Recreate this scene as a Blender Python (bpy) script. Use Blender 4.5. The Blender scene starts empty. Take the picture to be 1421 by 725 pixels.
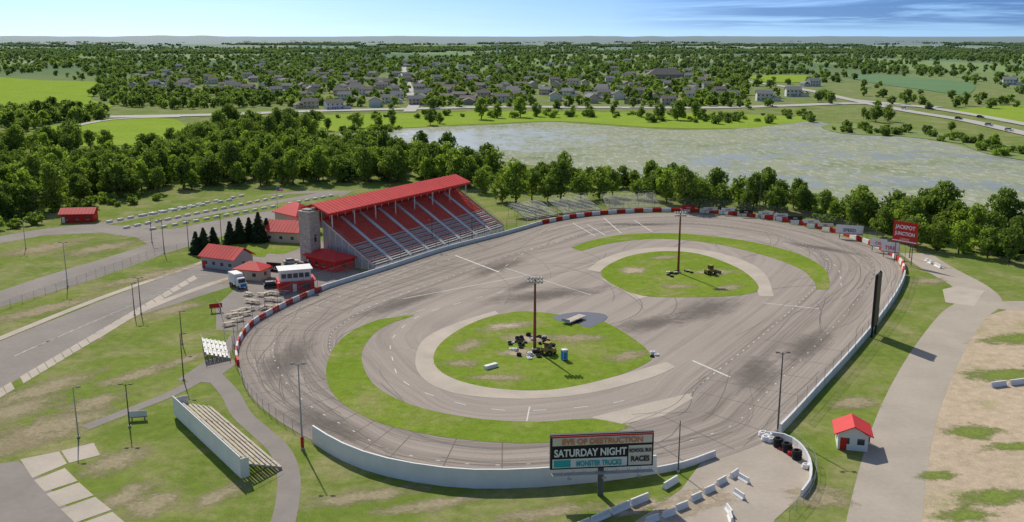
import bpy, math, random
import numpy as np
from mathutils import Vector, Matrix, noise as mn
from mathutils.geometry import tessellate_polygon
random.seed(7); rng=np.random.default_rng(7)
R=random.random
def U(a,b): return a+(b-a)*random.random()
# ---------------------------------------------------------------- image pixels to ground plane and back, estimated camera
EYE=65.0; F=1320.0; CX=710.5; CY=362.5
PITCH=math.atan((CY-50)/F); sp=math.sin(PITCH); cp=math.cos(PITCH)
def G(x,y,z=0.0):
    u=(x-CX)/F; v=(y-CY)/F; t=(EYE-z)/(sp+v*cp)
    return (u*t,(cp-v*sp)*t)
def PXY(X,Y,z=0.0):
    zc=Y*cp+(EYE-z)*sp
    return CX+F*X/zc, CY+F*((EYE-z)*cp-Y*sp)/zc
def inpoly(x,y,P):
    c=False; j=len(P)-1
    for i in range(len(P)):
        xi,yi=P[i]; xj,yj=P[j]
        if (yi>y)!=(yj>y) and x<(xj-xi)*(y-yi)/(yj-yi)+xi: c=not c
        j=i
    return c
def catmull(P,closed=False,sub=8):
    n=len(P); out=[]
    rngi=range(n if closed else n-1)
    for i in rngi:
        p1=P[i]; p2=P[(i+1)%n]
        p0=P[(i-1)%n] if (closed or i>0) else (2*p1[0]-p2[0],2*p1[1]-p2[1])
        p3=P[(i+2)%n] if (closed or i<n-2) else (2*p2[0]-p1[0],2*p2[1]-p1[1])
        for k in range(sub):
            t=k/sub
            out.append(tuple(0.5*((2*p1[a])+(-p0[a]+p2[a])*t+(2*p0[a]-5*p1[a]+4*p2[a]-p3[a])*t*t+(-p0[a]+3*p1[a]-3*p2[a]+p3[a])*t**3) for a in (0,1)))
    if not closed: out.append(tuple(P[-1]))
    return out
def resample(P,n=None,step=None,closed=False):
    Q=list(P)+([P[0]] if closed else [])
    A=np.array(Q,float); seg=np.hypot(*(A[1:]-A[:-1]).T); s=np.concatenate([[0],np.cumsum(seg)])
    if n is None: n=max(2,int(round(s[-1]/step))+1)
    t=np.linspace(0,s[-1],n)
    return [ (float(a),float(b)) for a,b in zip(np.interp(t,s,A[:,0]),np.interp(t,s,A[:,1]))]
# ---------------------------------------------------------------- materials
HAZE=(0.24,0.32,0.37,1)
def newmat(name):
    m=bpy.data.materials.new(name); m.use_nodes=True; m.node_tree.nodes.clear(); return m
class NT:
    def __init__(s,m): s.t=m.node_tree; s.n=s.t.nodes; s.l=s.t.links
    def N(s,t,**k):
        x=s.n.new(t)
        for a,b in k.items(): setattr(x,a,b)
        return x
    def L(s,a,b): s.l.new(a,b)
    def math(s,op,a,b=None,c=None,clamp=False):
        x=s.N('ShaderNodeMath',operation=op,use_clamp=clamp)
        for i,v in enumerate((a,b,c)):
            if v is None: continue
            if isinstance(v,(int,float)): x.inputs[i].default_value=v
            else: s.L(v,x.inputs[i])
        return x.outputs[0]
    def noise(s,vec,scale,detail=3,rough=0.55,dist=0):
        x=s.N('ShaderNodeTexNoise'); x.inputs['Scale'].default_value=scale; x.inputs['Detail'].default_value=detail
        x.inputs['Roughness'].default_value=rough; x.inputs['Distortion'].default_value=dist
        s.L(vec,x.inputs['Vector']); return x.outputs['Fac']
    def mapv(s,vec,sc):
        x=s.N('ShaderNodeMapping'); x.inputs['Scale'].default_value=sc; s.L(vec,x.inputs['Vector']); return x.outputs[0]
    def ramp(s,fac,stops,interp='LINEAR'):
        x=s.N('ShaderNodeValToRGB'); x.color_ramp.interpolation=interp; e=x.color_ramp.elements
        while len(e)<len(stops): e.new(0.5)
        for i,(p,c) in enumerate(stops):
            e[i].position=p; e[i].color=(c[0],c[1],c[2],1) if isinstance(c,(tuple,list)) else (c,c,c,1)
        s.L(fac,x.inputs[0]); return x.outputs[0]
    def mix(s,fac,a,b,bt='MIX'):
        x=s.N('ShaderNodeMix',data_type='RGBA',blend_type=bt)
        for i,v in ((0,fac),(6,a),(7,b)):
            if isinstance(v,(int,float)): x.inputs[i].default_value=v
            elif isinstance(v,tuple): x.inputs[i].default_value=v if len(v)==4 else (*v,1)
            else: s.L(v,x.inputs[i])
        return x.outputs[2]
    def pos(s): return s.N('ShaderNodeNewGeometry').outputs['Position']
    def dist(s,p=None):
        x=s.N('ShaderNodeVectorMath',operation='LENGTH'); s.L(p or s.pos(),x.inputs[0]); return x.outputs['Value']
    def haze(s,col,D=8500.0):  # aerial haze painted into the base colour, stronger with distance from origin
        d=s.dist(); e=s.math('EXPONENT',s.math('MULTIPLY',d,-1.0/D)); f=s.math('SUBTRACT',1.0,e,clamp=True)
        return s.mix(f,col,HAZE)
    def out(s,sh): o=s.N('ShaderNodeOutputMaterial'); s.L(sh,o.inputs[0])
    def bsdf(s,col,rough=0.9,spec=0.2,metal=0.0,bump=None,bs=0.3,bd=0.05):
        b=s.N('ShaderNodeBsdfPrincipled'); b.inputs['Roughness'].default_value=rough
        b.inputs['Specular IOR Level'].default_value=spec; b.inputs['Metallic'].default_value=metal
        if isinstance(col,tuple): b.inputs['Base Color'].default_value=(*col[:3],1)
        else: s.L(col,b.inputs['Base Color'])
        if bump is not None:
            u=s.N('ShaderNodeBump'); u.inputs['Strength'].default_value=bs; u.inputs['Distance'].default_value=bd
            s.L(bump,u.inputs['Height']); s.L(u.outputs[0],b.inputs['Normal'])
        return b.outputs[0]
def mk(name,c,var=0.25,scale=0.6,rough=0.8,spec=0.08,metal=0.0,hz=False,scale2=6.0):
    m=newmat(name); t=NT(m); p=t.pos()
    n1=t.noise(p,scale,4); n2=t.noise(p,scale2,3)
    k=t.math('ADD',t.math('MULTIPLY',n1,var*2),t.math('ADD',t.math('MULTIPLY',n2,var),1-1.5*var))
    x=t.N('ShaderNodeVectorMath',operation='SCALE'); x.inputs[0].default_value=c; t.L(k,x.inputs['Scale'])
    col=x.outputs[0]
    if hz: col=t.haze(col)
    t.out(t.bsdf(col,rough,spec,metal)); return m
def grassmat(name,lush,mid,dry,dryamt=0.62,far=False):
    m=newmat(name); t=NT(m); p=t.pos()
    a=t.noise(p,0.035,5,0.6); b=t.noise(p,0.5,4,0.7); c=t.noise(p,4.0,3,0.7); d=t.noise(p,0.06,7,0.75,0.4)
    col=t.mix(t.ramp(a,[(0.35,0.0),(0.65,1.0)]),lush,mid)
    col=t.mix(t.ramp(d,[(dryamt-.08,0.0),(dryamt+0.12,1.0)]),col,dry)
    br=t.math('ADD',t.math('MULTIPLY',b,0.9),t.math('ADD',t.math('MULTIPLY',c,0.8),0.17))
    x=t.N('ShaderNodeVectorMath',operation='SCALE'); t.L(col,x.inputs[0]); t.L(br,x.inputs['Scale']); col=x.outputs[0]
    if far:
        v=t.N('ShaderNodeTexVoronoi'); v.inputs['Scale'].default_value=1.0; t.L(t.mapv(p,(0.0022,0.0010,0)),v.inputs['Vector'])
        sepc=t.N('ShaderNodeSeparateColor'); t.L(v.outputs['Color'],sepc.inputs[0])
        fc=t.ramp(sepc.outputs[0],[(0.0,(0.11,0.18,0.04)),(0.25,(0.25,0.35,0.07)),(0.5,(0.15,0.23,0.05)),(0.65,(0.36,0.40,0.15)),(0.85,(0.20,0.30,0.06)),(0.93,(0.46,0.43,0.24))],'CONSTANT')
        fc=t.mix(t.math('MULTIPLY',t.noise(p,0.01,4),.5),fc,(0.14,0.20,0.05))
        mr=t.N('ShaderNodeMapRange'); mr.inputs[1].default_value=1300; mr.inputs[2].default_value=2200; t.L(t.dist(p),mr.inputs[0])
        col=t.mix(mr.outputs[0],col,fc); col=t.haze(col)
    t.out(t.bsdf(col,0.95,0.0,bump=c,bs=0.25,bd=0.1)); return m
M={}
M['ground']=grassmat('ground_grass',(0.145,0.205,0.032),(0.20,0.25,0.048),(0.31,0.285,0.13),0.54,True)
M['infield']=grassmat('infield_grass',(0.165,0.245,0.03),(0.21,0.28,0.042),(0.31,0.29,0.12),0.58)
M['field']=grassmat('field_grass',(0.23,0.34,0.045),(0.28,0.37,0.06),(0.28,0.31,0.10),0.66)
M['crop']=mk('crop_green',(0.11,0.22,0.05),0.2,0.01,hz=True)
M['hill']=mk('distant_hill',(0.10,0.15,0.07),0.3,0.002,hz=True)
M['marsh']=mk('marsh_grass',(0.21,0.27,0.06),0.4,0.05,hz=True,scale2=0.4)
M['concrete']=mk('concrete',(0.50,0.435,0.355),0.26,0.15,0.9,scale2=2.0)
M['gravel']=mk('gravel_road',(0.44,0.38,0.31),0.24,0.1,0.95,scale2=1.2)
M['roadfar']=mk('rural_road_surface',(0.50,0.47,0.42),0.1,0.05,0.9,hz=True)
M['asphalt']=mk('lot_asphalt',(0.285,0.252,0.222),0.28,0.08,0.9,scale2=0.8)
M['path']=mk('path_asphalt',(0.285,0.252,0.222),0.2,0.2,0.9,scale2=2.0)
M['dirt']=grassmat('dirt_lot',(0.54,0.425,0.30),(0.48,0.385,0.275),(0.31,0.31,0.13),0.60)
M['white']=mk('white_paint',(0.82,0.81,0.78),0.14,0.4,0.6)
M['wallwhite']=mk('weathered_white_wall',(0.72,0.72,0.72),0.2,0.25,0.7,scale2=1.5)
M['line']=mk('line_paint',(0.66,0.64,0.59),0.3,0.5,0.8,scale2=3)
M['red']=mk('red_paint',(0.60,0.045,0.035),0.15,0.3,0.6)
M['redroof']=mk('red_metal_roof',(0.70,0.06,0.055),0.22,0.25,0.6,0.15)
M['seatred']=mk('red_seat',(0.86,0.15,0.105),0.3,0.6,0.6)
M['seatpink']=mk('faded_red_seat',(0.78,0.42,0.36),0.3,0.6,0.6)
M['alu']=mk('aluminium',(0.72,0.70,0.67),0.15,0.8,0.5)
M['wood']=mk('weathered_wood',(0.54,0.47,0.38),0.3,0.8,0.9)
M['steel']=mk('dark_steel',(0.13,0.13,0.13),0.2,0.8,0.6)
M['galv']=mk('galvanised_steel',(0.44,0.43,0.42),0.15,0.8,0.5)
M['rust']=mk('red_brown_steel',(0.28,0.09,0.065),0.25,0.8,0.7)
M['black']=mk('black_panel',(0.018,0.018,0.02),0.2,0.8,0.5,0.3)
M['rubber']=mk('tyre_rubber',(0.035,0.035,0.035),0.3,1.0,0.85)
M['stone']=mk('stone_veneer',(0.48,0.44,0.38),0.6,1.2,0.9,scale2=3)
M['tan']=mk('tan_siding',(0.60,0.53,0.43),0.1,0.5,0.8)
M['grey']=mk('grey_siding',(0.45,0.45,0.44),0.1,0.5,0.8)
M['glass']=mk('dark_window_glass',(0.05,0.06,0.07),0.1,0.8,0.12,0.5)
M['blue']=mk('blue_plastic',(0.03,0.24,0.55),0.1,0.8,0.5)
M['yellow']=mk('yellow_paint',(0.38,0.26,0.06),0.15,0.8,0.5)
M['darkred']=mk('dark_red_banner',(0.50,0.03,0.03),0.1,0.5,0.6)
M['teal']=mk('teal_lettering',(0.05,0.42,0.42),0.1,0.5,0.6)
M['orange']=mk('orange_lettering',(0.70,0.25,0.11),0.1,0.5,0.6)
M['cream']=mk('cream_panel',(0.74,0.68,0.58),0.1,0.5,0.6)
M['bark']=mk('tree_bark',(0.13,0.10,0.075),0.3,1.5,0.95)
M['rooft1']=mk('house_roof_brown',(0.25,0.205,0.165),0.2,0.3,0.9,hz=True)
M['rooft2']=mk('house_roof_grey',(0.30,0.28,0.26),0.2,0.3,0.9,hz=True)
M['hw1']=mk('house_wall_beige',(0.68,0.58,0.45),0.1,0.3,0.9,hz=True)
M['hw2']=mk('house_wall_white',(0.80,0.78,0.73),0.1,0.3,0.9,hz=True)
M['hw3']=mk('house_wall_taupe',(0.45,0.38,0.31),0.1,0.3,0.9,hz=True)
M['skid']=mk('rubber_streak',(0.195,0.17,0.148),0.35,0.3,0.9)
M['seam']=mk('sealed_crack',(0.175,0.152,0.132),0.35,0.3,0.9)
# track asphalt, streaked along the racing direction
m=newmat('track_asphalt'); t=NT(m); p=t.pos()
at=t.N('ShaderNodeAttribute',attribute_name='tr').outputs['Vector']
sx=t.N('ShaderNodeSeparateXYZ'); t.L(at,sx.inputs[0])
col=t.ramp(t.noise(p,0.03,6,0.65),[(0.3,(0.325,0.278,0.238)),(0.7,(0.41,0.355,0.305))])
s1=t.noise(t.mapv(at,(0.012,0.55,1)),1.0,4,0.65,0.3); s2=t.noise(t.mapv(at,(0.02,2.2,1)),1.0,4,0.7,0.5); s3=t.noise(t.mapv(at,(0.0008,0.27,1)),1.0,2,0.5); s4=t.noise(t.mapv(at,(0.006,0.16,1)),1.0,5,0.7,0.6)
mask=t.ramp(t.math('DIVIDE',sx.outputs[1],60.0),[(0.0,0.5),(0.08,1.0),(0.35,0.8),(0.55,0.35),(1.0,0.2)])
f=t.math('MULTIPLY',t.ramp(s1,[(0.42,0.0),(0.68,1.0)]),mask)
col=t.mix(t.math('MULTIPLY',f,0.7),col,(0.20,0.172,0.15))
f=t.math('MULTIPLY',t.ramp(s2,[(0.48,0.0),(0.64,1.0)]),mask)
col=t.mix(t.math('MULTIPLY',f,0.72),col,(0.155,0.134,0.117))
col=t.mix(t.math('MULTIPLY',t.ramp(s4,[(0.50,0.0),(0.72,1.0)]),0.5),col,(0.20,0.174,0.152))
col=t.mix(t.math('MULTIPLY',t.ramp(s3,[(0.45,0.0),(0.55,1.0)]),0.35),col,(0.46,0.40,0.34))
fn=t.noise(p,3.0,4,0.7); x=t.N('ShaderNodeVectorMath',operation='SCALE'); t.L(col,x.inputs[0]); t.L(t.math('ADD',t.math('MULTIPLY',fn,0.5),0.75),x.inputs['Scale'])
t.out(t.bsdf(x.outputs[0],0.9,0.05)); M['track']=m
# foliage
def leafmat(name,dark,light,hz=True):
    m=newmat(name); t=NT(m); p=t.pos(); oi=t.N('ShaderNodeObjectInfo').outputs['Random']
    n=t.noise(p,0.35,3); f=t.math('ADD',t.math('MULTIPLY',oi,0.7),t.math('MULTIPLY',t.math('SUBTRACT',n,0.25),0.7),clamp=True)
    col=t.mix(f,dark,light)
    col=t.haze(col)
    d=t.N('ShaderNodeBsdfDiffuse'); t.L(col,d.inputs[0]); tr=t.N('ShaderNodeBsdfTranslucent')
    t.L(t.mix(1.0,col,(1.15,1.25,0.6),'MULTIPLY'),tr.inputs[0])
    ms=t.N('ShaderNodeMixShader'); ms.inputs[0].default_value=0.45; t.L(d.outputs[0],ms.inputs[1]); t.L(tr.outputs[0],ms.inputs[2])
    t.out(ms.outputs[0]); return m
M['leaf']=leafmat('leaves',(0.125,0.185,0.04),(0.28,0.36,0.07))
M['leaf2']=leafmat('leaves_light',(0.24,0.33,0.055),(0.38,0.48,0.08))
M['needle']=leafmat('conifer_needles',(0.05,0.09,0.04),(0.09,0.135,0.055))
# lake
m=newmat('lake_water_with_lily_pads'); t=NT(m); p=t.pos()
a=t.noise(t.mapv(p,(0.005,0.009,1)),1.0,6,0.72,0.6); b=t.noise(t.mapv(p,(0.10,0.045,1)),1.0,6,0.85)
f=t.math('ADD',t.math('MULTIPLY',a,0.6),t.math('MULTIPLY',b,0.4))
pad=t.ramp(f,[(0.42,0.0),(0.50,1.0)])
pc=t.ramp(t.noise(p,0.015,7,0.8),[(0.3,(0.22,0.255,0.14)),(0.48,(0.34,0.36,0.25)),(0.56,(0.27,0.30,0.19)),(0.7,(0.18,0.235,0.09))])
pc=t.mix(t.ramp(t.noise(t.mapv(p,(0.3,0.10,1)),1.0,5,0.85),[(0.52,0.0),(0.60,.8)]),pc,(0.50,0.51,0.45))  # whitish sky-reflection streaks painted into the diffuse colour
d=t.N('ShaderNodeBsdfDiffuse'); t.L(pc,d.inputs[0])
w=t.bsdf((0.30,0.32,0.28),0.3,0.35,bump=t.noise(p,0.5,3),bs=0.15,bd=0.1)
ms=t.N('ShaderNodeMixShader'); t.L(pad,ms.inputs[0]); t.L(w,ms.inputs[1]); t.L(d.outputs[0],ms.inputs[2]); t.out(ms.outputs[0]); M['lake']=m
# puddle
m=newmat('puddle_water'); t=NT(m); t.out(t.bsdf((0.09,0.085,0.08),0.1,0.4)); M['puddle']=m
def softmat(name,c,thr=0.35,k=1.0,mx=1.0):
    m=newmat(name); t=NT(m); p=t.pos(); fa=t.N('ShaderNodeAttribute',attribute_name='fade').outputs['Fac']
    n=t.noise(p,0.35,8,0.82); f=t.math('ADD',fa,t.math('MULTIPLY',t.math('SUBTRACT',n,0.5),2.6*k))
    f=t.ramp(f,[(thr,0.0),(thr+0.5,mx)])
    n2=t.noise(p,1.5,4); x=t.N('ShaderNodeVectorMath',operation='SCALE'); x.inputs[0].default_value=c; t.L(t.math('ADD',n2,0.5),x.inputs['Scale'])
    d=t.bsdf(x.outputs[0],0.95,0.0); tr=t.N('ShaderNodeBsdfTransparent'); ms=t.N('ShaderNodeMixShader')
    t.L(f,ms.inputs[0]); t.L(tr.outputs[0],ms.inputs[1]); t.L(d,ms.inputs[2]); t.out(ms.outputs[0]); return m
M['softtan']=softmat('worn_dry_ground',(0.40,0.34,0.215),0.28,.8,.85)
M['softdirt']=softmat('bare_dirt',(0.49,0.40,0.29),.32,.8,.95)
M['softgreen']=softmat('grass_tufts',(0.20,0.26,0.06),.3,.8)
M['softdark']=softmat('rubbered_asphalt',(0.18,0.158,0.14),0.35,0.4,.5)
m=newmat('chain_link'); t=NT(m); d=t.N('ShaderNodeBsdfDiffuse'); d.inputs[0].default_value=(.3,.3,.3,1); tr=t.N('ShaderNodeBsdfTransparent'); ms=t.N('ShaderNodeMixShader')
ms.inputs[0].default_value=0.13; t.L(tr.outputs[0],ms.inputs[1]); t.L(d.outputs[0],ms.inputs[2]); t.out(ms.outputs[0]); M['link']=m
# ---------------------------------------------------------------- mesh helpers
SC=bpy.context.scene; COL=SC.collection
def mkobj(name,verts,faces,mats,mi=None,loc=(0,0,0),rz=0.0,parent=None,smooth=False,coll=None):
    me=bpy.data.meshes.new(name); me.from_pydata([tuple(v) for v in verts],[],faces)
    for mm in mats: me.materials.append(M[mm])
    if mi is not None: me.polygons.foreach_set('material_index',np.array(mi,dtype=np.int32))
    if smooth: me.polygons.foreach_set('use_smooth',np.ones(len(faces),dtype=bool))
    me.update(); o=bpy.data.objects.new(name,me); o.location=loc; o.rotation_euler=(0,0,rz)
    (coll or COL).objects.link(o)
    if parent: o.parent=parent
    return o
class MB:
    def __init__(s): s.v=[];s.f=[];s.m=[];s.mats=[]
    def mi(s,n):
        if n not in s.mats: s.mats.append(n)
        return s.mats.index(n)
    def add(s,vs,fs,mat):
        b=len(s.v); s.v+= [tuple(v) for v in vs]; s.f+=[tuple(b+i for i in f) for f in fs]; s.m+=[s.mi(mat)]*len(fs); return s
    def box(s,x0,y0,z0,x1,y1,z1,mat):
        return s.add([(x0,y0,z0),(x1,y0,z0),(x1,y1,z0),(x0,y1,z0),(x0,y0,z1),(x1,y0,z1),(x1,y1,z1),(x0,y1,z1)],
          [(0,3,2,1),(4,5,6,7),(0,1,5,4),(1,2,6,5),(2,3,7,6),(3,0,4,7)],mat)
    def cyl(s,p0,p1,r0,r1,n,mat,cap=True):
        a=Vector(p0);b=Vector(p1);d=(b-a)
        if d.length<1e-6: return s
        d.normalize(); u=d.orthogonal().normalized(); w=d.cross(u)
        vs=[a+(u*math.cos(2*math.pi*i/n)+w*math.sin(2*math.pi*i/n))*r0 for i in range(n)]+[b+(u*math.cos(2*math.pi*i/n)+w*math.sin(2*math.pi*i/n))*r1 for i in range(n)]
        fs=[(i,(i+1)%n,n+(i+1)%n,n+i) for i in range(n)]
        if cap: fs+=[tuple(range(n-1,-1,-1)),tuple(range(n,2*n))]
        return s.add(vs,fs,mat)
    def prism(s,prof,x0,x1,mat):   # profile in (y,z), extruded in x
        n=len(prof); vs=[(x0,a,b) for a,b in prof]+[(x1,a,b) for a,b in prof]
        return s.add(vs,[(i,(i+1)%n,n+(i+1)%n,n+i) for i in range(n)]+[tuple(range(n-1,-1,-1)),tuple(range(n,2*n))],mat)
    def torus(s,c,r,rr,mat,n=14,k=6,axis='z'):
        vs=[];fs=[]
        for i in range(n):
            a=2*math.pi*i/n
            for j in range(k):
                b=2*math.pi*j/k; q=((r+rr*math.cos(b))*math.cos(a),(r+rr*math.cos(b))*math.sin(a),rr*1.1*math.sin(b))
                if axis=='y': q=(q[0],q[2],q[1])
                if axis=='x': q=(q[2],q[0],q[1])
                vs.append((c[0]+q[0],c[1]+q[1],c[2]+q[2])); fs.append((i*k+j,((i+1)%n)*k+j,((i+1)%n)*k+(j+1)%k,i*k+(j+1)%k))
        return s.add(vs,fs,mat)
    def gable(s,x0,y0,x1,y1,z,h,mat,ov=0.5,axis='x',th=0.18):
        x0-=ov;x1+=ov;y0-=ov;y1+=ov
        if axis=='x':
            ym=(y0+y1)/2; s.prism([(y0,z),(ym,z+h),(y1,z),(y1,z+th),(ym,z+h+th),(y0,z+th)],x0,x1,mat)
        else:
            xm=(x0+x1)/2; b=len(s.v); pr=[(x0,z),(xm,z+h),(x1,z),(x1,z+th),(xm,z+h+th),(x0,z+th)]
            vs=[(a,y0,c) for a,c in pr]+[(a,y1,c) for a,c in pr]; n=6
            s.add(vs,[(i,(i+1)%n,n+(i+1)%n,n+i) for i in range(n)]+[tuple(range(n-1,-1,-1)),tuple(range(n,2*n))],mat)
        return s
    def hip(s,x0,y0,x1,y1,z,h,mat,ov=0.5):
        x0-=ov;x1+=ov;y0-=ov;y1+=ov; w=x1-x0;d=y1-y0
        if w>=d: r0=(x0+d/2,(y0+y1)/2,z+h); r1=(x1-d/2,(y0+y1)/2,z+h)
        else: r0=((x0+x1)/2,y0+w/2,z+h); r1=((x0+x1)/2,y1-w/2,z+h)
        vs=[(x0,y0,z),(x1,y0,z),(x1,y1,z),(x0,y1,z),(x0,y0,z+.25),(x1,y0,z+.25),(x1,y1,z+.25),(x0,y1,z+.25),r0,r1]
        fs=[(3,2,1,0),(0,1,5,4),(1,2,6,5),(2,3,7,6),(3,0,4,7)]
        fs+= [(4,5,9,8),(5,6,9),(6,7,8,9),(7,4,8)] if w>=d else [(4,5,8),(5,6,9,8),(6,7,9),(7,4,8,9)]
        return s.add(vs,fs,mat)
    def obj(s,name,loc=(0,0,0),rz=0,parent=None,coll=None): return mkobj(name,s.v,s.f,s.mats,s.m,loc,rz,parent,coll=coll)
def group(name,parts,loc,rz=0):
    e=bpy.data.objects.new(name,None); e.location=loc; e.rotation_euler=(0,0,rz); COL.objects.link(e)
    for k,mb in parts.items():
        if mb.v: mb.obj(k,parent=e)
    return e
def gl(x,y,z=0): a=G(x,y); return (a[0],a[1],z)
def poly(name,P,z,mat,smooth=True,sub=6,ground=False):
    Q=P if ground else [G(*q) for q in P]
    if smooth: Q=catmull(Q,True,sub)
    tr=tessellate_polygon([[Vector((a,b,0)) for a,b in Q]])
    fs=[]
    for a,b,c in tr:
        A,B,C=Q[a],Q[b],Q[c]
        fs.append((a,b,c) if (B[0]-A[0])*(C[1]-A[1])-(B[1]-A[1])*(C[0]-A[0])>0 else (a,c,b))
    return mkobj(name,[(a,b,z) for a,b in Q],fs,[mat])
def strip(name,A,B,z,mat,n=80):
    a=resample(catmull([G(*q) for q in A]),n=n); b=resample(catmull([G(*q) for q in B]),n=n)
    v=[(x,y,z) for x,y in a]+[(x,y,z) for x,y in b]
    return mkobj(name,v,[(i,i+1,n+i+1,n+i) for i in range(n-1)],[mat])
def offs(P,closed=False):
    n=len(P); out=[]
    for i in range(n):
        a=P[(i-1)%n] if (closed or i>0) else P[i]; b=P[(i+1)%n] if (closed or i<n-1) else P[i]
        dx,dy=b[0]-a[0],b[1]-a[1]; l=math.hypot(dx,dy) or 1; out.append((-dy/l,dx/l))
    return out
def road(name,P,w,z,mat,step=5,ground=False):
    Q=resample(catmull(P if ground else [G(*q) for q in P]),step=step); N=offs(Q); n=len(Q)
    v=[(q[0]+k[0]*w/2,q[1]+k[1]*w/2,z) for q,k in zip(Q,N)]+[(q[0]-k[0]*w/2,q[1]-k[1]*w/2,z) for q,k in zip(Q,N)]
    return mkobj(name,v,[(i,n+i,n+i+1,i+1) for i in range(n-1)],[mat])
def wall(name,P,h,th,mats,seg=3.0,z0=0.0,ground=False,smooth=True):
    Q=P if ground else [G(*q) for q in P]
    if smooth: Q=catmull(Q)
    Q=resample(Q,step=seg); N=offs(Q); n=len(Q); v=[];f=[];mi=[]
    for q,k in zip(Q,N):
        for s,w,zz in ((-1,1.3,z0),(1,1.3,z0),(1,0.8,z0+h),(-1,0.8,z0+h)): v.append((q[0]+s*k[0]*th/2*w,q[1]+s*k[1]*th/2*w,zz))
    for i in range(n-1):
        a=i*4;b=a+4
        for e in range(4): f.append((a+e,b+e,b+(e+1)%4,a+(e+1)%4)); mi.append(i%len(mats))
    f+=[(0,1,2,3),(4*n-1,4*n-2,4*n-3,4*n-4)]; mi+=[0,(n-2)%len(mats)]
    return mkobj(name,v,f,mats,mi)
def fence(name,P,h,sp_=4.0,z0=0.0,post='galv',net=True,smooth=True,rails=(0.5,1.0),r=0.05,ground=False,off=0.0):
    Q=P if ground else [G(*q) for q in P]
    if smooth: Q=catmull(Q)
    Q=resample(Q,step=sp_)
    if off:
        N=offs(Q); Q=[(q[0]+k[0]*off,q[1]+k[1]*off) for q,k in zip(Q,N)]
    b=MB()
    for i,q in enumerate(Q):
        b.cyl((q[0],q[1],0),(q[0],q[1],z0+h),r,r,5,post)
        if i<len(Q)-1:
            w=Q[i+1]
            for k in rails: b.cyl((q[0],q[1],z0+h*k),(w[0],w[1],z0+h*k),r*.5,r*.5,4,post,False)
            if net: b.add([(q[0],q[1],z0),(w[0],w[1],z0),(w[0],w[1],z0+h),(q[0],q[1],z0+h)],[(0,1,2,3)],'link')
    return b.obj(name)
def soft(name,x,y,rx,ry,mat,z,rot=0.0):
    cx,cy=G(x,y); n=28; rings=5; v=[(cx,cy,z)]; fd=[1.0]; f=[]
    jit=[U(0.75,1.2) for _ in range(n)]
    for r_ in range(1,rings+1):
        for i in range(n):
            a=2*math.pi*i/n; k=r_/rings; rr=k*(1+(jit[i]-1)*k)
            X=math.cos(a)*rx*rr; Y=math.sin(a)*ry*rr
            v.append((cx+X*math.cos(rot)-Y*math.sin(rot),cy+X*math.sin(rot)+Y*math.cos(rot),z)); fd.append(1-k-(0.6 if r_==rings else 0))
    for i in range(n): f.append((0,1+i,1+(i+1)%n))
    for r_ in range(rings-1):
        for i in range(n):
            a=1+r_*n; b=a+n; f.append((a+i,b+i,b+(i+1)%n,a+(i+1)%n))
    o=mkobj(name,v,f,[mat]); at=o.data.attributes.new('fade','FLOAT','POINT'); at.data.foreach_set('value',np.array(fd,dtype=np.float32)); return o
# ---------------------------------------------------------------- ground
c=[0,60,120,180,250,330,420,520,650,800,1000,1300,1700,2300,3200,4500,7000,11000,18000,35000,80000]
cc=[-a for a in c[:0:-1]]+c; n=len(cc)
v=[(a,b,0) for b in cc for a in cc]; f=[(j*n+i,j*n+i+1,(j+1)*n+i+1,(j+1)*n+i) for j in range(n-1) for i in range(n-1)]
mkobj('ground',v,f,['ground'])
# hills on the horizon
v=[];f=[];n=220
for i in range(n):
    a=math.radians(-40+80*i/(n-1)); d=13000
    hh=58+ 22*mn.noise(Vector((i*0.06,0,0)))+9*mn.noise(Vector((i*0.3,5,0)))+ (12 if i<60 else 0)*(1-i/60)
    for dd,h in ((d-5000,-1),(d,hh),(d+8000,-1)): v.append((math.sin(a)*dd,math.cos(a)*dd,h))
for i in range(n-1):
    for k in (0,1): f.append((i*3+k,(i+1)*3+k,(i+1)*3+k+1,i*3+k+1))
mkobj('hills',v,f,['hill'],smooth=True)
# ---------------------------------------------------------------- track
outer=[(328,500),(333,476),(350,454),(378,437),(412,420),(455,402),(540,375),(620,349),(700,328),(752,313),(800,304),(860,298),(930,296),(1000,299),(1070,307),(1130,318),(1180,332),(1225,350),(1248,368),(1251,388),(1238,415),(1213,450),(1180,490),(1140,534),(1100,578),(1072,607),(1030,626),(985,640),(910,657),(780,672),(650,676),(520,655),(435,613),(380,580),(345,545)]
OG=resample(catmull([G(*q) for q in outer],True,10),n=361,closed=True)
c1=Vector((0.013*65,3.034*65)); c2=Vector((0.872*65,4.408*65)); seg=c2-c1
def spine(p):
    k=max(0,min(1,(Vector(p)-c1).dot(seg)/seg.length_squared)); return c1+seg*k
ringS=[spine(p) for p in OG]
arc=[0]
for i in range(1,len(OG)): arc.append(arc[-1]+math.hypot(OG[i][0]-OG[i-1][0],OG[i][1]-OG[i-1][1]))
def ring(u,dist):   # u in [0,360) index, dist metres from wall
    u%=360; i=int(u); k=u-i
    o=Vector(OG[i])*(1-k)+Vector(OG[i+1])*k; s=ringS[i]*(1-k)+ringS[i+1]*k
    d=s-o; L=d.length; return o+d*(dist/L)
v=[];tr=[];f=[]; K=12
for i in range(361):
    o=Vector(OG[i]); s=ringS[i]; L=(s-o).length
    for k in range(K+1):
        q=o+(s-o)*(k/K); v.append((q.x,q.y,0.06)); tr.append((arc[i],L*k/K,0))
for i in range(360):
    for k in range(K):
        a=i*(K+1)+k; b=a+K+1; f.append((a,b,b+1,a+1) )
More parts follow.
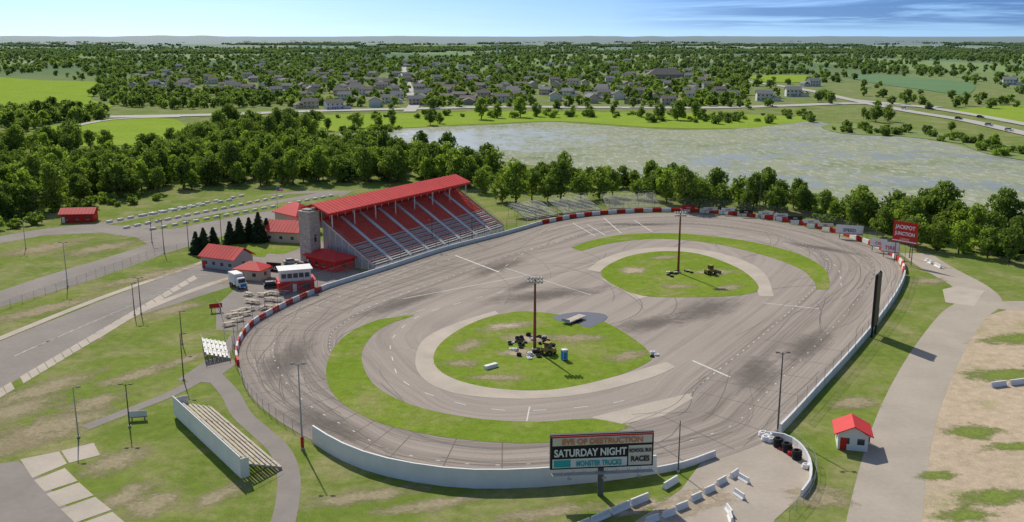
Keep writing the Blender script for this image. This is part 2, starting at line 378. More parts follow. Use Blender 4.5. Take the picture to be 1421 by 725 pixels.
trk=mkobj('race_track',v,f,['track']); at=trk.data.attributes.new('tr','FLOAT_VECTOR','POINT'); at.data.foreach_set('vector',np.array(tr,dtype=np.float32).ravel())
def flatfix(o):
    me=o.data
    import bmesh
    bm=bmesh.new(); bm.from_mesh(me)
    for fc in bm.faces:
        if fc.normal.z<0: fc.normal_flip()
    bm.to_mesh(me); bm.free()
flatfix(trk)
poly('pit_lane_pavement',[(975,640),(1030,622),(1075,600),(1108,620),(1124,645),(1124,668),(1105,695),(1075,722),(1060,760),(1060,800),(820,800),(850,745),(900,712),(945,680)],0.04,'gravel',False)
Z=0.09
flatfix(strip('inner_grass_crescent',[(574,437),(520,446),(480,466),(457,495),(454,530),(475,560),(520,585),(590,603),(680,614),(760,615),(830,607),(874,593)],[(574,439),(535,453),(510,474),(502,500),(520,535),(570,562),(650,580),(740,586),(820,582),(868,590)],Z,'infield'))
flatfix(strip('outer_grass_crescent',[(792,344),(830,332),(880,325),(950,325),(1030,334),(1100,350),(1140,370),(1151,390),(1149,403)],[(806,349),(850,338),(910,332),(980,337),(1050,352),(1105,371),(1128,389),(1132,402)],Z,'infield'))
flatfix(strip('concrete_apron',[(687,432),(630,450),(590,470),(577,495),(582,520),(610,540),(660,551),(740,554),(820,546),(900,526),(938,510)],[(692,436),(655,449),(622,468),(603,490),(607,512),(640,530),(700,541),(770,541),(850,524),(925,503)],Z,'concrete'))
flatfix(strip('concrete_apron',[(815,375),(838,359),(880,347),(940,344),(1000,352),(1045,368),(1065,386),(1074,412)],[(832,378),(850,365),(880,354),(925,349),(970,353),(1012,367),(1042,385),(1054,412)],Z,'concrete'))
poly('infield_grass',[(603,490),(607,512),(640,530),(700,541),(770,541),(850,524),(900,503),(902,492),(885,475),(840,448),(800,441),(750,434),(710,434),(660,447),(622,468)],Z+.01,'infield')
poly('infield_grass',[(834,378),(850,365),(880,354),(925,349),(970,353),(1012,367),(1042,385),(1052,403),(1020,411),(960,413),(900,412),(868,404),(842,390)],Z+.01,'infield')
poly('concrete_patch',[(858,590),(820,580),(900,560),(955,547),(962,553),(920,578)],Z-.015,'concrete',False)
poly('concrete_patch',[(836,388),(848,386),(900,412),(885,416)],Z-.015,'concrete',False)
poly('puddle',[(768,440),(800,434),(835,436),(842,443),(818,455),(800,450),(775,446)],Z+.03,'puddle')
for i,a in enumerate([(705,453,12,5,'softdirt',.4),(650,480,9,5,'softtan',1),(735,470,10,5,'softdirt',0),(880,376,9,7,'softdirt',1),(920,358,10,4,'softtan',.3),(940,398,9,4,'softtan',0),(1010,400,9,4,'softtan',.5),(990,378,10,5,'softdirt',0),(870,495,9,4,'softtan',.7),(720,490,8,5,'softdirt',0),(690,525,10,3,'softtan',0),(800,470,12,5,'softtan',0),(640,505,7,4,'softtan',0)]):
    soft('worn_grass_patch',a[0],a[1],a[2],a[3],a[4],Z+.018+.001*i,a[5])
# crossing scuffs
mb=MB(); zi=0
def stripe(pts,w,mat,z):
    N=offs(pts); n=len(pts)
    mb.add([(p[0]+k[0]*w/2,p[1]+k[1]*w/2,z) for p,k in zip(pts,N)]+[(p[0]-k[0]*w/2,p[1]-k[1]*w/2,z) for p,k in zip(pts,N)],[(i,n+i,n+i+1,i+1) for i in range(n-1)],mat)
def skid(u0,ln,d0,d1,w,wob=0.6):
    pts=[]; n=max(4,int(ln/2)); ph=U(0,6)
    for i in range(n):
        k=i/(n-1); q=ring(u0+ln*k,max(.8,d0+(d1-d0)*k+wob*math.sin(ph+k*5))); pts.append((q.x,q.y))
    return pts
for i in range(140):
    u0=U(0,360); d0=U(2,22); pts=skid(u0,U(8,30),d0,max(1.5,d0+U(-7,7)),0.2)
    stripe(pts,U(0.08,0.24),'skid',0.064+i*0.00012)
for i in range(34):  # loops around the infield crossing
    p0=Vector(G(U(640,1050),U(330,470))); a=U(0.2,1.6); r=U(14,60); dr=random.choice((-1,1)); pts=[]; L=U(14,55)
    for k in range(14):
        pts.append((p0.x,p0.y)); st=L/13; p0=p0+Vector((math.cos(a),math.sin(a)))*st; a+=dr*st/r
    if all((Vector(q)-spine(q)).length<45 for q in pts): stripe(pts,U(0.08,0.22),'skid',0.0825+i*0.00012)
mb.obj('tyre_marks')
mb=MB()
for u in list(np.arange(0,60,3.3))+list(np.arange(322,360,3.6))+list(np.arange(250,322,6)):   # paving joints
    a=ring(u,1.0); b=ring(u+0.6,U(13,20)); stripe([(a.x,a.y),((a.x+b.x)/2,(a.y+b.y)/2),(b.x,b.y)],0.2,'seam',0.0625)
mb.obj('paving_joints'); flatfix(bpy.data.objects['paving_joints']); flatfix(bpy.data.objects['tyre_marks'])
# painted lines
mb=MB()
for d in (7.5,19.5):
    for u in np.arange(0,360,2.0 if d>8 else 3.2):
        p=ring(u,d); q=ring(u+(0.62 if d>8 else 0.45),d); stripe([(p.x,p.y),(q.x,q.y)],0.2,'line',0.068)
def line(a,b,w=0.35): stripe([G(*a),G(*b)],w,'line',0.0705)
line((632,355),(692,378),0.6); line((961,501),(1013,524),0.5); line((1060,421),(1136,429),0.35); line((735,565),(731,585),.25)
line((795,310),(826,328)); line((838,303),(862,324)); line((880,306),(905,322)); line((815,312),(840,327))
def arcline(P,w=0.25,dash=None):
    Q=resample(catmull([G(*q) for q in P]),step=2.5)
    if dash is None: stripe(Q,w,'line',0.072)
    else:
        for i in range(0,len(Q)-1,dash): stripe(Q[i:i+2],w,'line',0.072)
arcline([(700,405),(640,420),(580,440),(545,470),(545,500),(560,530),(620,556),(700,570),(780,568),(850,560),(880,552)],.22,3)
arcline([(590,430),(520,448),(505,475),(500,500),(516,536),(566,566),(650,584),(740,590)],.2,2)
arcline([(690,378),(740,345),(800,330),(880,318),(960,318),(1050,330),(1120,348),(1160,370),(1168,400)],.2,3)
line((735,382),(560,415),.3); line((700,372),(820,410),.25)
mb.obj('painted_track_lines'); flatfix(bpy.data.objects['painted_track_lines'])
for i,a in enumerate([(690,372,26,7,'softdark',1.0),(760,410,30,9,'softdark',.4),(980,430,24,10,'softdark',.9),(560,420,30,7,'softdark',1.0),(400,500,26,8,'softdark',1.5),(1050,520,20,7,'softdark',1.2),(900,450,20,8,'softdark',.6),(1120,480,24,7,'softdark',1.0),(730,395,14,5,'softdark',1.0),(450,590,20,6,'softdark',-.8),(880,312,26,5,'softdark',0),(1140,345,26,5,'softdark',-.8)]):
    soft('rubber_stain',a[0],a[1],a[2],a[3],a[4],0.0608+0.0001*i,a[5])
# ---------------------------------------------------------------- surroundings (pavements)
poly('drive_pavement',[(-80,430),(0,404),(60,384),(150,357),(205,340),(190,330),(140,323),(60,327),(0,338),(-80,350),(-80,340),(0,328),(60,318),(140,309),(250,290),(330,275),(420,265),(490,265),(470,275),(400,288),(395,300),(330,322),(270,340),(230,352),(120,392),(0,427),(-80,455)],0.02,'asphalt',False)
poly('parking_lot',[(-80,508),(0,474),(140,418),(262,372),(290,362),(345,340),(440,330),(500,380),(450,402),(400,408),(330,395),(180,442),(60,508),(0,540),(-80,585)],0.022,'asphalt',False)
poly('grass_island',[(200,318),(300,297),(398,280),(470,270),(472,275),(400,288),(330,300),(240,318)],0.05,'ground',False)
poly('grass_island',[(150,312),(250,292),(345,273),(440,268),(350,284),(240,304),(185,314)],0.05,'ground',False)
poly('lawn',[(318,342),(345,334),(395,333),(418,341),(395,352),(372,352),(365,357),(335,352)],0.055,'infield')
for k in range(26):
    t0=k/26; x0=-30+t0*300; y0=553-t0*175
    if R()<0.9: poly('concrete_slab',[(x0,y0+4),(x0+10.5,y0-2.2),(x0+16,y0+8-2*t0-4*t0),(x0+5,y0+14.5-7*t0)],0.045,'concrete',False)
road('concrete_strip',[(-40,486),(0,470),(140,414),(290,361)],2.2,0.045,'concrete')
road('concrete_strip',[(130,470),(200,430),(300,392),(350,380)],2.4,0.05,'concrete')
mb=MB()
for k in range(24):
    x=20+k*11; stripe([G(x,495-k*4.9),G(x+16,487-k*4.6)],0.2,'line',0.06)
mb.obj('parking_lines'); flatfix(bpy.data.objects['parking_lines'])
poly('asphalt_corner',[(-60,652),(25,640),(60,668),(115,728),(150,780),(-60,800)],0.02,'asphalt',False)
for P in ([(28,638),(82,627),(93,644),(45,664)],[(85,626),(130,615),(139,632),(96,643)],[(47,667),(90,650),(108,668),(62,683)],[(64,686),(110,670),(130,688),(82,704)],[(84,707),(132,690),(155,708),(104,726)],[(106,729),(156,711),(185,735),(130,757)]):
    poly('concrete_slab',P,0.04,'concrete',False)
road('path',[(118,594),(180,570),(235,548),(275,527),(300,505),(318,480),(330,462)],2.6,0.035,'path',2)
road('path',[(290,515),(318,545),(335,575),(362,600),(388,625),(400,655),(400,690),(392,730),(385,770)],3.4,0.036,'path',2)
road('path',[(268,530),(290,515),(312,500)],7,0.034,'path',2)
poly('patio',[(300,425),(330,398),(400,400),(420,412),(398,428),(352,450),(330,460),(300,458)],0.03,'path',False)
poly('dirt_lot',[(1440,428),(1392,432),(1345,452),(1320,500),(1298,560),(1276,620),(1262,700),(1258,790),(1800,800),(1800,430)],0.02,'dirt')
road('service_road',[(1270,352),(1300,372),(1345,397),(1362,418),(1335,440),(1300,490),(1272,545),(1252,600),(1238,660),(1226,730),(1220,800)],9.5,0.03,'gravel',3)
road('service_road',[(1350,415),(1385,424),(1440,424),(1560,425)],8,0.028,'gravel',3)
poly('concrete_slab',[(1308,402),(1330,397),(1366,404),(1352,426),(1312,420)],0.045,'concrete',False)
gs=[(30,610,16,10,'softtan'),(80,590,18,10,'softtan'),(20,570,16,8,'softtan'),(120,440,34,8,'softtan'),(60,430,28,7,'softtan'),(200,385,30,6,'softtan'),(100,480,14,5,'softtan'),(60,540,20,7,'softtan'),(250,410,18,7,'softtan'),(140,345,24,10,'softtan'),(190,520,14,5,'softtan'),(160,640,10,6,'softtan'),(170,690,9,5,'softtan'),(210,700,9,6,'softtan'),(255,500,10,4,'softtan'),(240,430,16,6,'softtan'),(940,705,6,5,'softdirt'),(980,690,7,5,'softdirt'),(890,700,7,3,'softdirt'),(600,700,14,3,'softtan'),(760,712,14,3,'softtan'),(60,345,26,11,'softtan'),(870,712,6,2,'softdirt'),(330,390,10,5,'softtan'),(1290,390,9,6,'softtan'),(1185,560,8,5,'softtan'),(500,690,16,4,'softtan'),(300,690,8,4,'softtan'),(1140,690,8,6,'softtan'),(130,560,12,6,'softtan')]
for i,a in enumerate(gs): soft('dry_grass_patch',a[0],a[1],a[2],a[3],a[4],0.012+0.0005*i+(0.04 if a[1]<400 or a[0]>850 else 0),0.3 if a[0]>300 else 1.0)
for i,a in enumerate([(1395,520,16,6),(1350,600,8,5),(1385,690,14,4),(1300,660,5,3),(1420,470,20,6),(1340,715,8,3),(1410,620,10,3)]): soft('grass_tufts',a[0],a[1],a[2],a[3],'softgreen',0.045+0.001*i,0.2)
# ---------------------------------------------------------------- far ground features
poly('lake',[(470,186),(530,181),(600,177),(680,174),(760,170),(800,172),(870,177),(940,181),(1000,180),(1050,176),(1080,168),(1140,170),(1170,181),(1260,190),(1320,200),(1380,214),(1440,222),(1640,240),(1700,345),(1440,318),(1330,306),(1230,290),(1150,276),(1050,264),(960,256),(870,246),(760,233),(680,222),(600,212),(520,200)],0.08,'lake')
poly('marsh',[(1140,176),(1180,172),(1260,180),(1330,190),(1400,202),(1440,212),(1400,210),(1320,198),(1250,190),(1170,186)],0.3,'marsh')
poly('marsh',[(1345,200),(1421,212),(1500,222),(1500,232),(1400,220),(1350,208)],0.35,'marsh')
poly('marsh',[(1000,262),(1150,280),(1300,296),(1421,305),(1421,330),(1250,305),(1100,284)],0.3,'marsh')
poly('lawn',[(430,162),(560,158),(700,155),(900,157),(1060,160),(1130,165),(1060,176),(1000,179),(900,177),(780,169),(680,172),(560,178),(470,184)],0.15,'field')
poly('field',[(-60,106),(60,112),(130,114),(142,124),(126,138),(150,150),(-60,156)],0.4,'field')
poly('field',[(28,196),(60,178),(150,166),(240,166),(258,186),(210,200),(130,203),(60,206)],0.2,'field')
poly('field',[(-60,262),(0,250),(80,240),(140,244),(60,262),(-60,290)],0.1,'field')
poly('field',[(1180,103),(1290,110),(1348,116),(1340,132),(1280,125),(1196,113)],0.4,'crop')
poly('field',[(1330,153),(1440,148),(1500,176),(1440,176),(1370,166)],0.3,'field')
poly('field',[(1000,68),(1120,70),(1110,75),(1000,73)],0.8,'field')
poly('field',[(1040,105),(1130,106),(1120,114),(1060,114)],0.5,'field')
for P in ([(0,70),(160,72),(150,77),(0,76)],[(330,66),(420,66),(400,69),(320,69)],[(1240,76),(1421,80),(1421,84),(1250,80)],[(540,63),(700,63),(690,65),(530,65)],[(80,82),(170,80),(160,86),(60,88)]): poly('field',P,0.8,'field',False)
road('rural_road',[(150,163),(300,160),(430,155),(560,152),(700,149),(850,150),(1000,150),(1100,147),(1200,144),(1300,150)],22,0.5,'roadfar',30)
road('highway',[(1030,113),(1110,124),(1180,139),(1260,155),(1340,168),(1430,188),(1560,215)],13,0.55,'roadfar',20)
road('highway',[(1180,139),(1270,148),(1350,160),(1440,177),(1580,205)],12,0.6,'roadfar',20)
road('rural_road',[(568,156),(575,142),(566,120),(560,98),(562,84)],11,0.6,'roadfar',20)
road('rural_road',[(100,176),(160,166),(250,163)],8,0.5,'roadfar',20)
# ---------------------------------------------------------------- vegetation prototypes
def foliage(ncl,per,leaf,R_,zc,rz_,cr,g,shape='round'):
    q=[]
    for i in range(ncl):
        while True:
            p=g.uniform(-1,1,3)
            r=np.linalg.norm(p)
            if 0.35<r<1: break
        if shape=='round': c=np.array([p[0]*R_*(1-0.25*max(p[2],0)),p[1]*R_*(1-0.25*max(p[2],0)),zc+p[2]*rz_])
        q.append((c,cr*g.uniform(0.6,1.25)))
    allv=[]
    for c,r in q:
        d=g.normal(size=(per,3)); d/=np.linalg.norm(d,axis=1)[:,None]
        pos=c+d*r*g.uniform(0.6,1.08,(per,1))*np.array([1,1,0.8])
        nrm=d+g.normal(size=(per,3))*0.45; nrm/=np.linalg.norm(nrm,axis=1)[:,None]
        a=g.normal(size=(per,3)); a-=nrm*(a*nrm).sum(1)[:,None]; a/=np.linalg.norm(a,axis=1)[:,None]; b=np.cross(nrm,a)
        s=leaf*g.uniform(0.6,1.3,(per,1)); s2=s*g.uniform(0.5,0.9,(per,1))
        allv.append(np.stack([pos-a*s-b*s2,pos+a*s-b*s2*.6,pos+a*s*.8+b*s2,pos-a*s*.7+b*s2],1).reshape(-1,3))
    return np.concatenate(allv), [x[0] for x in q]
def tree_proto(name,H,R_,ncl,per,leaf,seed,mat='leaf',coll=None,low=0.22):
    g=np.random.default_rng(seed); rz_=H*(1-low)/2*0.85; zc=H*low+rz_+0.1*H*.5
    V,cs=foliage(ncl,per,leaf,R_*0.8,zc,rz_,R_*0.36,g)
    b=MB(); tr=0.022*H; top=(g.uniform(-.3,.3),g.uniform(-.3,.3),zc+rz_*.4)
    b.cyl((0,0,-0.1),(0,0,H*low),tr*1.2,tr,7,'bark',False); b.cyl((0,0,H*low),top,tr,tr*.3,6,'bark',False)
    for c in cs[:max(4,len(cs)//5)]:
        z=H*g.uniform(low,0.5); b.cyl((0,0,z),tuple(c),tr*.45,tr*.1,4,'bark',False)
    nb=len(b.v); nf=len(V)//4; b.mi(mat)
    fs=b.f+[(nb+4*i,nb+4*i+1,nb+4*i+2,nb+4*i+3) for i in range(nf)]
    return mkobj(name,b.v+[tuple(x) for x in V],fs,b.mats,b.m+[b.mats.index(mat)]*nf,coll=coll)
def coll(name): return bpy.data.collections.new(name)
CN=coll('tree_models'); CM=coll('mid_tree_models'); CF=coll('far_tree_models')
near=[tree_proto('tree_a%d'%i,H,r,nc,36,0.42,10+i,mt,CN,lw) for i,(H,r,nc,mt,lw) in enumerate([(15,5.4,50,'leaf',.08),(16,4.8,46,'leaf',.10),(13,5.2,44,'leaf',.06),(14,4.2,42,'leaf2',.12),(17,5.9,54,'leaf',.10)])]
mid=[tree_proto('tree_b%d'%i,H,r,nc,18,0.9,30+i,mt,CM,lw) for i,(H,r,nc,mt,lw) in enumerate([(12,5.4,17,'leaf',.0),(11,4.6,15,'leaf',.02),(13,6.2,19,'leaf',.0),(10,4.6,15,'leaf2',.0),(9,5.4,15,'leaf',.0)])]
def clump_proto(name,seed):
    g=np.random.default_rng(seed); Vs=[]
    for i in range(14):
        c=g.uniform(-1,1,2)*np.array([34,16]); H=g.uniform(8,13)
        V,_=foliage(7,14,2.0,4.5,H*.55,H*.35,3.0,g); Vs.append(V+np.array([c[0],c[1],0]))
    V=np.concatenate(Vs); nf=len(V)//4
    return mkobj(name,V,[(4*i,4*i+1,4*i+2,4*i+3) for i in range(nf)],['leaf'],coll=CF)
for i in range(4): clump_proto('grove_%d'%i,50+i)
CS=coll('shrub_models')
for i in range(3):
    g=np.random.default_rng(80+i); V,_=foliage(9,26,0.28,1.3,1.1,0.8,0.7,g)
    mkobj('shrub_%d'%i,V,[(4*k,4*k+1,4*k+2,4*k+3) for k in range(len(V)//4)],['leaf2' if i==1 else 'leaf'],coll=CS)
def scatter(name,cl,pts,scl,zs=None):
    n=len(pts); 
    if n==0: return
    me=bpy.data.meshes.new(name); me.from_pydata([tuple(p) for p in pts],[],[])
    a=me.attributes.new('rz','FLOAT_VECTOR','POINT'); a.data.foreach_set('vector',np.stack([np.zeros(n),np.zeros(n),rng.uniform(0,6.28,n) if cl!=CF else rng.choice([0,3.14],n)+rng.uniform(-.3,.3,n)],1).astype(np.float32).ravel())
    s=np.array(scl); a=me.attributes.new('sv','FLOAT_VECTOR','POINT'); a.data.foreach_set('vector',np.stack([s*rng.uniform(.9,1.15,n),s*rng.uniform(.9,1.15,n),s*rng.uniform(.8,1.2,n)],1).astype(np.float32).ravel())
    a=me.attributes.new('ix','INT','POINT'); a.data.foreach_set('value',rng.integers(0,len(cl.objects),n).astype(np.int32))
    o=bpy.data.objects.new(name,me); COL.objects.link(o)
    ng=bpy.data.node_groups.new(name,'GeometryNodeTree'); ng.interface.new_socket('Geometry',in_out='INPUT',socket_type='NodeSocketGeometry'); ng.interface.new_socket('Geometry',in_out='OUTPUT',socket_type='NodeSocketGeometry')
    N=ng.nodes; gi=N.new('NodeGroupInput'); go=N.new('NodeGroupOutput'); ip=N.new('GeometryNodeInstanceOnPoints'); ci=N.new('GeometryNodeCollectionInfo')
    ci.inputs['Collection'].default_value=cl; ci.inputs['Separate Children'].default_value=True; ci.inputs['Reset Children'].default_value=True
    def na(t,nm): x=N.new('GeometryNodeInputNamedAttribute'); x.data_type=t; x.inputs['Name'].default_value=nm; return x.outputs['Attribute']
    ip.inputs['Pick Instance'].default_value=True; L=ng.links.new
    L(gi.outputs[0],ip.inputs['Points']); L(ci.outputs[0],ip.inputs['Instance']); L(na('INT','ix'),ip.inputs['Instance Index']); L(na('FLOAT_VECTOR','rz'),ip.inputs['Rotation']); L(na('FLOAT_VECTOR','sv'),ip.inputs['Scale']); L(ip.outputs[0],go.inputs[0])
    md=o.modifiers.new('instances','NODES'); md.node_group=ng
    return o
def belt(name,P,spc,cl,smin,smax,prob=1.0,ns=0.0):
    Q=[G(*q) for q in P]; xs=[q[0] for q in Q]; ys=[q[1] for q in Q]; pts=[];sc=[]
    y=min(ys)
    while y<max(ys):
        x=min(xs)
        while x<max(xs):
            X=x+U(-.45,.45)*spc; Y=y+U(-.45,.45)*spc
            if inpoly(X,Y,Q) and R()<prob and (ns==0 or mn.noise(Vector((X/ns,Y/ns,3)))>-0.1): pts.append((X,Y,-0.1)); sc.append(U(smin,smax)*(1+.15*mn.noise(Vector((X/40,Y/40,9)))))
            x+=spc
        y+=spc
    return scatter(name,cl,pts,sc)
belt('tree_belt',[(-80,318),(0,310),(50,300),(120,284),(200,272),(240,265),(330,260),(400,258),(470,256),(560,254),(650,260),(690,260),(690,245),(600,228),(480,217),(330,215),(220,222),(120,236),(40,246),(-80,262)],8,CN,0.65,1.15)
belt('tree_belt',[(-80,228),(120,214),(160,203),(60,206),(-80,216)],10,CN,0.7,1.15)
belt('tree_belt',[(235,200),(330,186),(400,180),(440,184),(440,197),(330,203),(260,208)],11,CN,0.8,1.2)
belt('tree_belt',[(700,272),(760,266),(830,262),(900,266),(930,280),(1000,288),(1060,294),(1120,301),(1180,311),(1215,321),(1290,338),(1360,352),(1440,360),(1560,372),(1560,350),(1421,338),(1340,322),(1260,308),(1180,296),(1100,287),(1010,280),(900,260),(760,256),(700,258)],6.5,CN,0.45,0.95)
belt('tree_belt',[(-80,190),(30,185),(60,176),(150,166),(150,158),(-80,160)],13,CM,0.9,1.3)
belt('shrub_belt',[(1000,292),(1120,305),(1210,326),(1290,345),(1440,366),(1440,345),(1290,330),(1120,296)],5,CS,1.0,2.2,.5)
belt('shrub_belt',[(430,170),(560,166),(760,164),(900,170),(1040,174),(1130,172),(1130,160),(760,158),(430,163)],11,CS,1.2,3.4,.4)
belt('shrub_belt',[(1140,176),(1260,182),(1421,208),(1421,215),(1250,190),(1170,186)],9,CS,1.2,3.0,.5)
belt('shrub_belt',[(1345,200),(1421,212),(1500,222),(1500,232),(1400,220),(1350,208)],8,CS,1.2,2.8,.6)
belt('shrub_belt',[(470,190),(560,182),(560,178),(470,182)],6,CS,1,2.4,.6)
belt('shrub_belt',[(-40,300),(60,290),(140,280),(240,270),(240,276),(60,314),(-40,326)],6,CS,1,2,.5)
belt('shrub_belt',[(660,262),(760,258),(900,264),(1010,282),(1010,274),(900,255),(760,248),(660,240)],6,CS,1,2.4,.5)
def tree(x,y,H,k=None,nm='deciduous_tree'):
    src=near[k if k is not None else random.randrange(5)]; o=bpy.data.objects.new(nm,src.data); hh=[15,16,13,14,17][near.index(src)]
    s=H/hh; o.scale=(s,s*U(.9,1.1),s); o.rotation_euler=(0,0,U(0,6.28)); o.location=gl(x,y,-.05); COL.objects.link(o)
for x,y,H,k in [(697,280,14,2),(716,284,19,3),(738,278,14,1),(778,278,18,4),(760,280,12,0),(806,277,13,0),(832,276,14,2),(850,272,12,1),(885,276,9,0),(925,283,15,3),(948,290,18,4),(970,290,13,0),(905,278,11,2),(1000,292,11,2),(1035,296,10,1),(1075,298,12,0),(1225,330,11,2),(1270,345,12,0),(1255,338,10,1),
    (1330,352,11,3),(1400,365,12,1),(1370,358,11,0),(650,262,12,0),(670,268,11,2),(1300,348,10,4),(1185,318,11,1)]: tree(x,y,H,k)
for x,y,H,k in [(385,188,20,1),(403,190,20,1),(597,174,13,0),(525,178,9,2),(545,177,10,1),(497,178,12,2),(455,182,10,1),(668,166,19,3),(690,164,13,3),(722,163,18,3),(745,162,13,0),(795,160,9,3),(820,161,9,3),(915,166,15,0),(940,167,17,2),(965,165,15,1),(890,163,10,0),(1000,168,8,2),(1025,170,7,3),(1135,142,13,0),(1198,165,10,1),(1215,170,15,0),(1232,169,14,2),(1205,168,9,0),(850,160,9,1),(610,172,9,2),(1320,183,8,0),(1380,205,9,3),(1360,200,7,1)]: tree(x,y,H,k)
def conifer(x,y,H):
    g=np.random.default_rng(int(x)); b=MB(); b.cyl((0,0,0),(0,0,H),0.2,0.03,6,'bark'); vs=[];z=0.4
    Vb=[]
    while z<H-0.2:
        rr=((H-z)/H)**.85*H*0.36+0.15; n=int(12+rr*9)
        for i in range(n):
            a=g.uniform(0,6.28); r0=rr*g.uniform(.65,1.15); w=0.38*g.uniform(.7,1.3)
            ca,sa=math.cos(a),math.sin(a)
            Vb+=[(ca*.1-sa*w*.4,sa*.1+ca*w*.4,z+.25),(ca*.1+sa*w*.4,sa*.1-ca*w*.4,z+.25),(ca*r0+sa*w,sa*r0-ca*w,z-.22*rr+g.uniform(-.25,.25)),(ca*r0-sa*w,sa*r0+ca*w,z-.22*rr+g.uniform(-.25,.25))]
        z+=0.33
    nb=len(b.v); nf=len(Vb)//4; b.mi('needle')
    mkobj('spruce_tree',b.v+Vb,b.f+[(nb+4*i,nb+4*i+1,nb+4*i+2,nb+4*i+3) for i in range(nf)],b.mats,b.m+[1]*nf,loc=gl(x,y))
for x,y,H in [(273,352,7),(284,351,8),(297,347,7.5),(320,338,7.5),(333,337,8.5),(347,335,8),(360,336,10),(371,333,7.5)]: conifer(x,y,H)
# suburb: houses then woodland cover
def house_proto(i,w,d,hh,wm,rm,two):
    b=MB(); z=5.4 if two else 3.0
    b.box(-w/2,-d/2,0,w/2,d/2,z,wm); b.add([(-w/2,-d/2,z),(-w/2,d/2,z),(-w/2,0,z+hh*.92)],[(0,1,2)],wm); b.add([(w/2,-d/2,z),(w/2,d/2,z),(w/2,0,z+hh*.92)],[(0,2,1)],wm)
    b.gable(-w/2,-d/2,w/2,d/2,z,hh,rm)
    b.box(w/2,-d/2-1.5,0,w/2+6,d/2-2,2.8,wm); b.gable(w/2,-d/2-1.5,w/2+6,d/2-2,2.8,1.8,rm,axis='y')
    b.box(w/2+.6,-d/2-1.56,0,w/2+5.4,-d/2-1.5,2.3,'hw2')
    for fl in range(2 if two else 1):
        for k in range(4):
            x=-w/2+1.2+k*(w-2.4)/3-.5
            b.box(x,-d/2-.05,1+fl*2.7,x+1.1,-d/2-.003,2.2+fl*2.7,'glass'); b.box(x,d/2+.003,1+fl*2.7,x+1.1,d/2+.05,2.2+fl*2.7,'glass')
    b.box(-.5,-d/2-.08,0,.5,-d/2-.004,2.1,'rooft1')
    o=b.obj('house_model'); me=o.data; bpy.data.objects.remove(o); return me
hp=[house_proto(0,13,9,2.6,'hw1','rooft1',True),house_proto(1,12,9,2.8,'hw2','rooft2',True),house_proto(2,15,10,2.4,'hw3','rooft1',False),house_proto(3,12,9,2.8,'hw1','rooft2',True),house_proto(4,14,10,2.8,'hw2','rooft1',True)]
HS=[]
sub=[(160,104),(300,88),(430,82),(600,80),(800,84),(960,94),(1000,118),(1030,138),(930,146),(820,146),(700,144),(600,146),(480,152),(380,132),(250,132),(175,126)]
def addh(x,y,k=None,s=1.0):
    X,Y=G(x,y)
    if any((X-a)**2+(Y-b)**2<30**2 for a,b in HS): return
    HS.append((X,Y)); o=bpy.data.objects.new('suburban_house',hp[k if k is not None else random.randrange(5)]); o.location=(X,Y,0); o.rotation_euler=(0,0,U(-.5,.5)+random.choice((0,0,1.57,3.14))); s*=1.1; o.scale=(s,s,s); COL.objects.link(o)
for x,y in [(463,152),(520,148),(486,150),(430,150),(447,150),(540,144),(820,143),(838,144),(858,143),(876,144),(650,141),(720,138),(770,140),(620,138),(905,141),(920,135),(960,138),(545,130),(690,128),(610,124),(580,118),(655,112),(205,128),(215,120),(185,124),(260,118),(290,112),(320,122),(350,112),(380,106),(420,116),(450,108),(400,126),(300,130)]: addh(x,y)
tries=0
while len(HS)<230 and tries<6000:
    tries+=1; y=80+68*R()**0.8; x=U(160,1030)
    if inpoly(x,y,sub): addh(x,y)
for x,y in [(1060,140),(1075,139),(1100,134),(1048,140),(1128,120),(1085,140),(845,92),(870,88),(1395,62),(1400,118)]: addh(x,y,1,1.2)
# institutional building
b=MB(); b.box(-26,-12,0,26,12,9,'hw3'); b.hip(-26,-12,26,12,9,9,'rooft1',1.5)
for k in range(10): b.box(-24+k*5,-12.06,3,-22+k*5,-12.003,6,'glass')
b.obj('large_brown_roofed_building',gl(922,112))
b=MB(); b.cyl((0,0,0),(0,0,38),2.2,1.8,16,'hw2'); b.cyl((0,0,34),(0,0,40),1.8,8,20,'hw2'); b.cyl((0,0,40),(0,0,45),8,8,20,'hw2'); b.cyl((0,0,45),(0,0,49),8,1,20,'hw2'); b.obj('water_tower',(-46,3000,0))
FP=[[(-60,106),(60,112),(130,114),(142,124),(126,138),(150,150),(-60,156)],[(1180,103),(1290,110),(1348,116),(1340,132),(1280,125),(1196,113)],[(1330,153),(1440,148),(1500,176),(1440,176),(1370,166)],[(1040,105),(1130,106),(1120,114),(1060,114)],[(560,84),(565,84),(572,120),(582,142),(576,152),(566,152),(566,120),(556,98)]]
HA=np.array(HS)
p1=[];s1=[];p2=[];s2=[]
Y=880.0
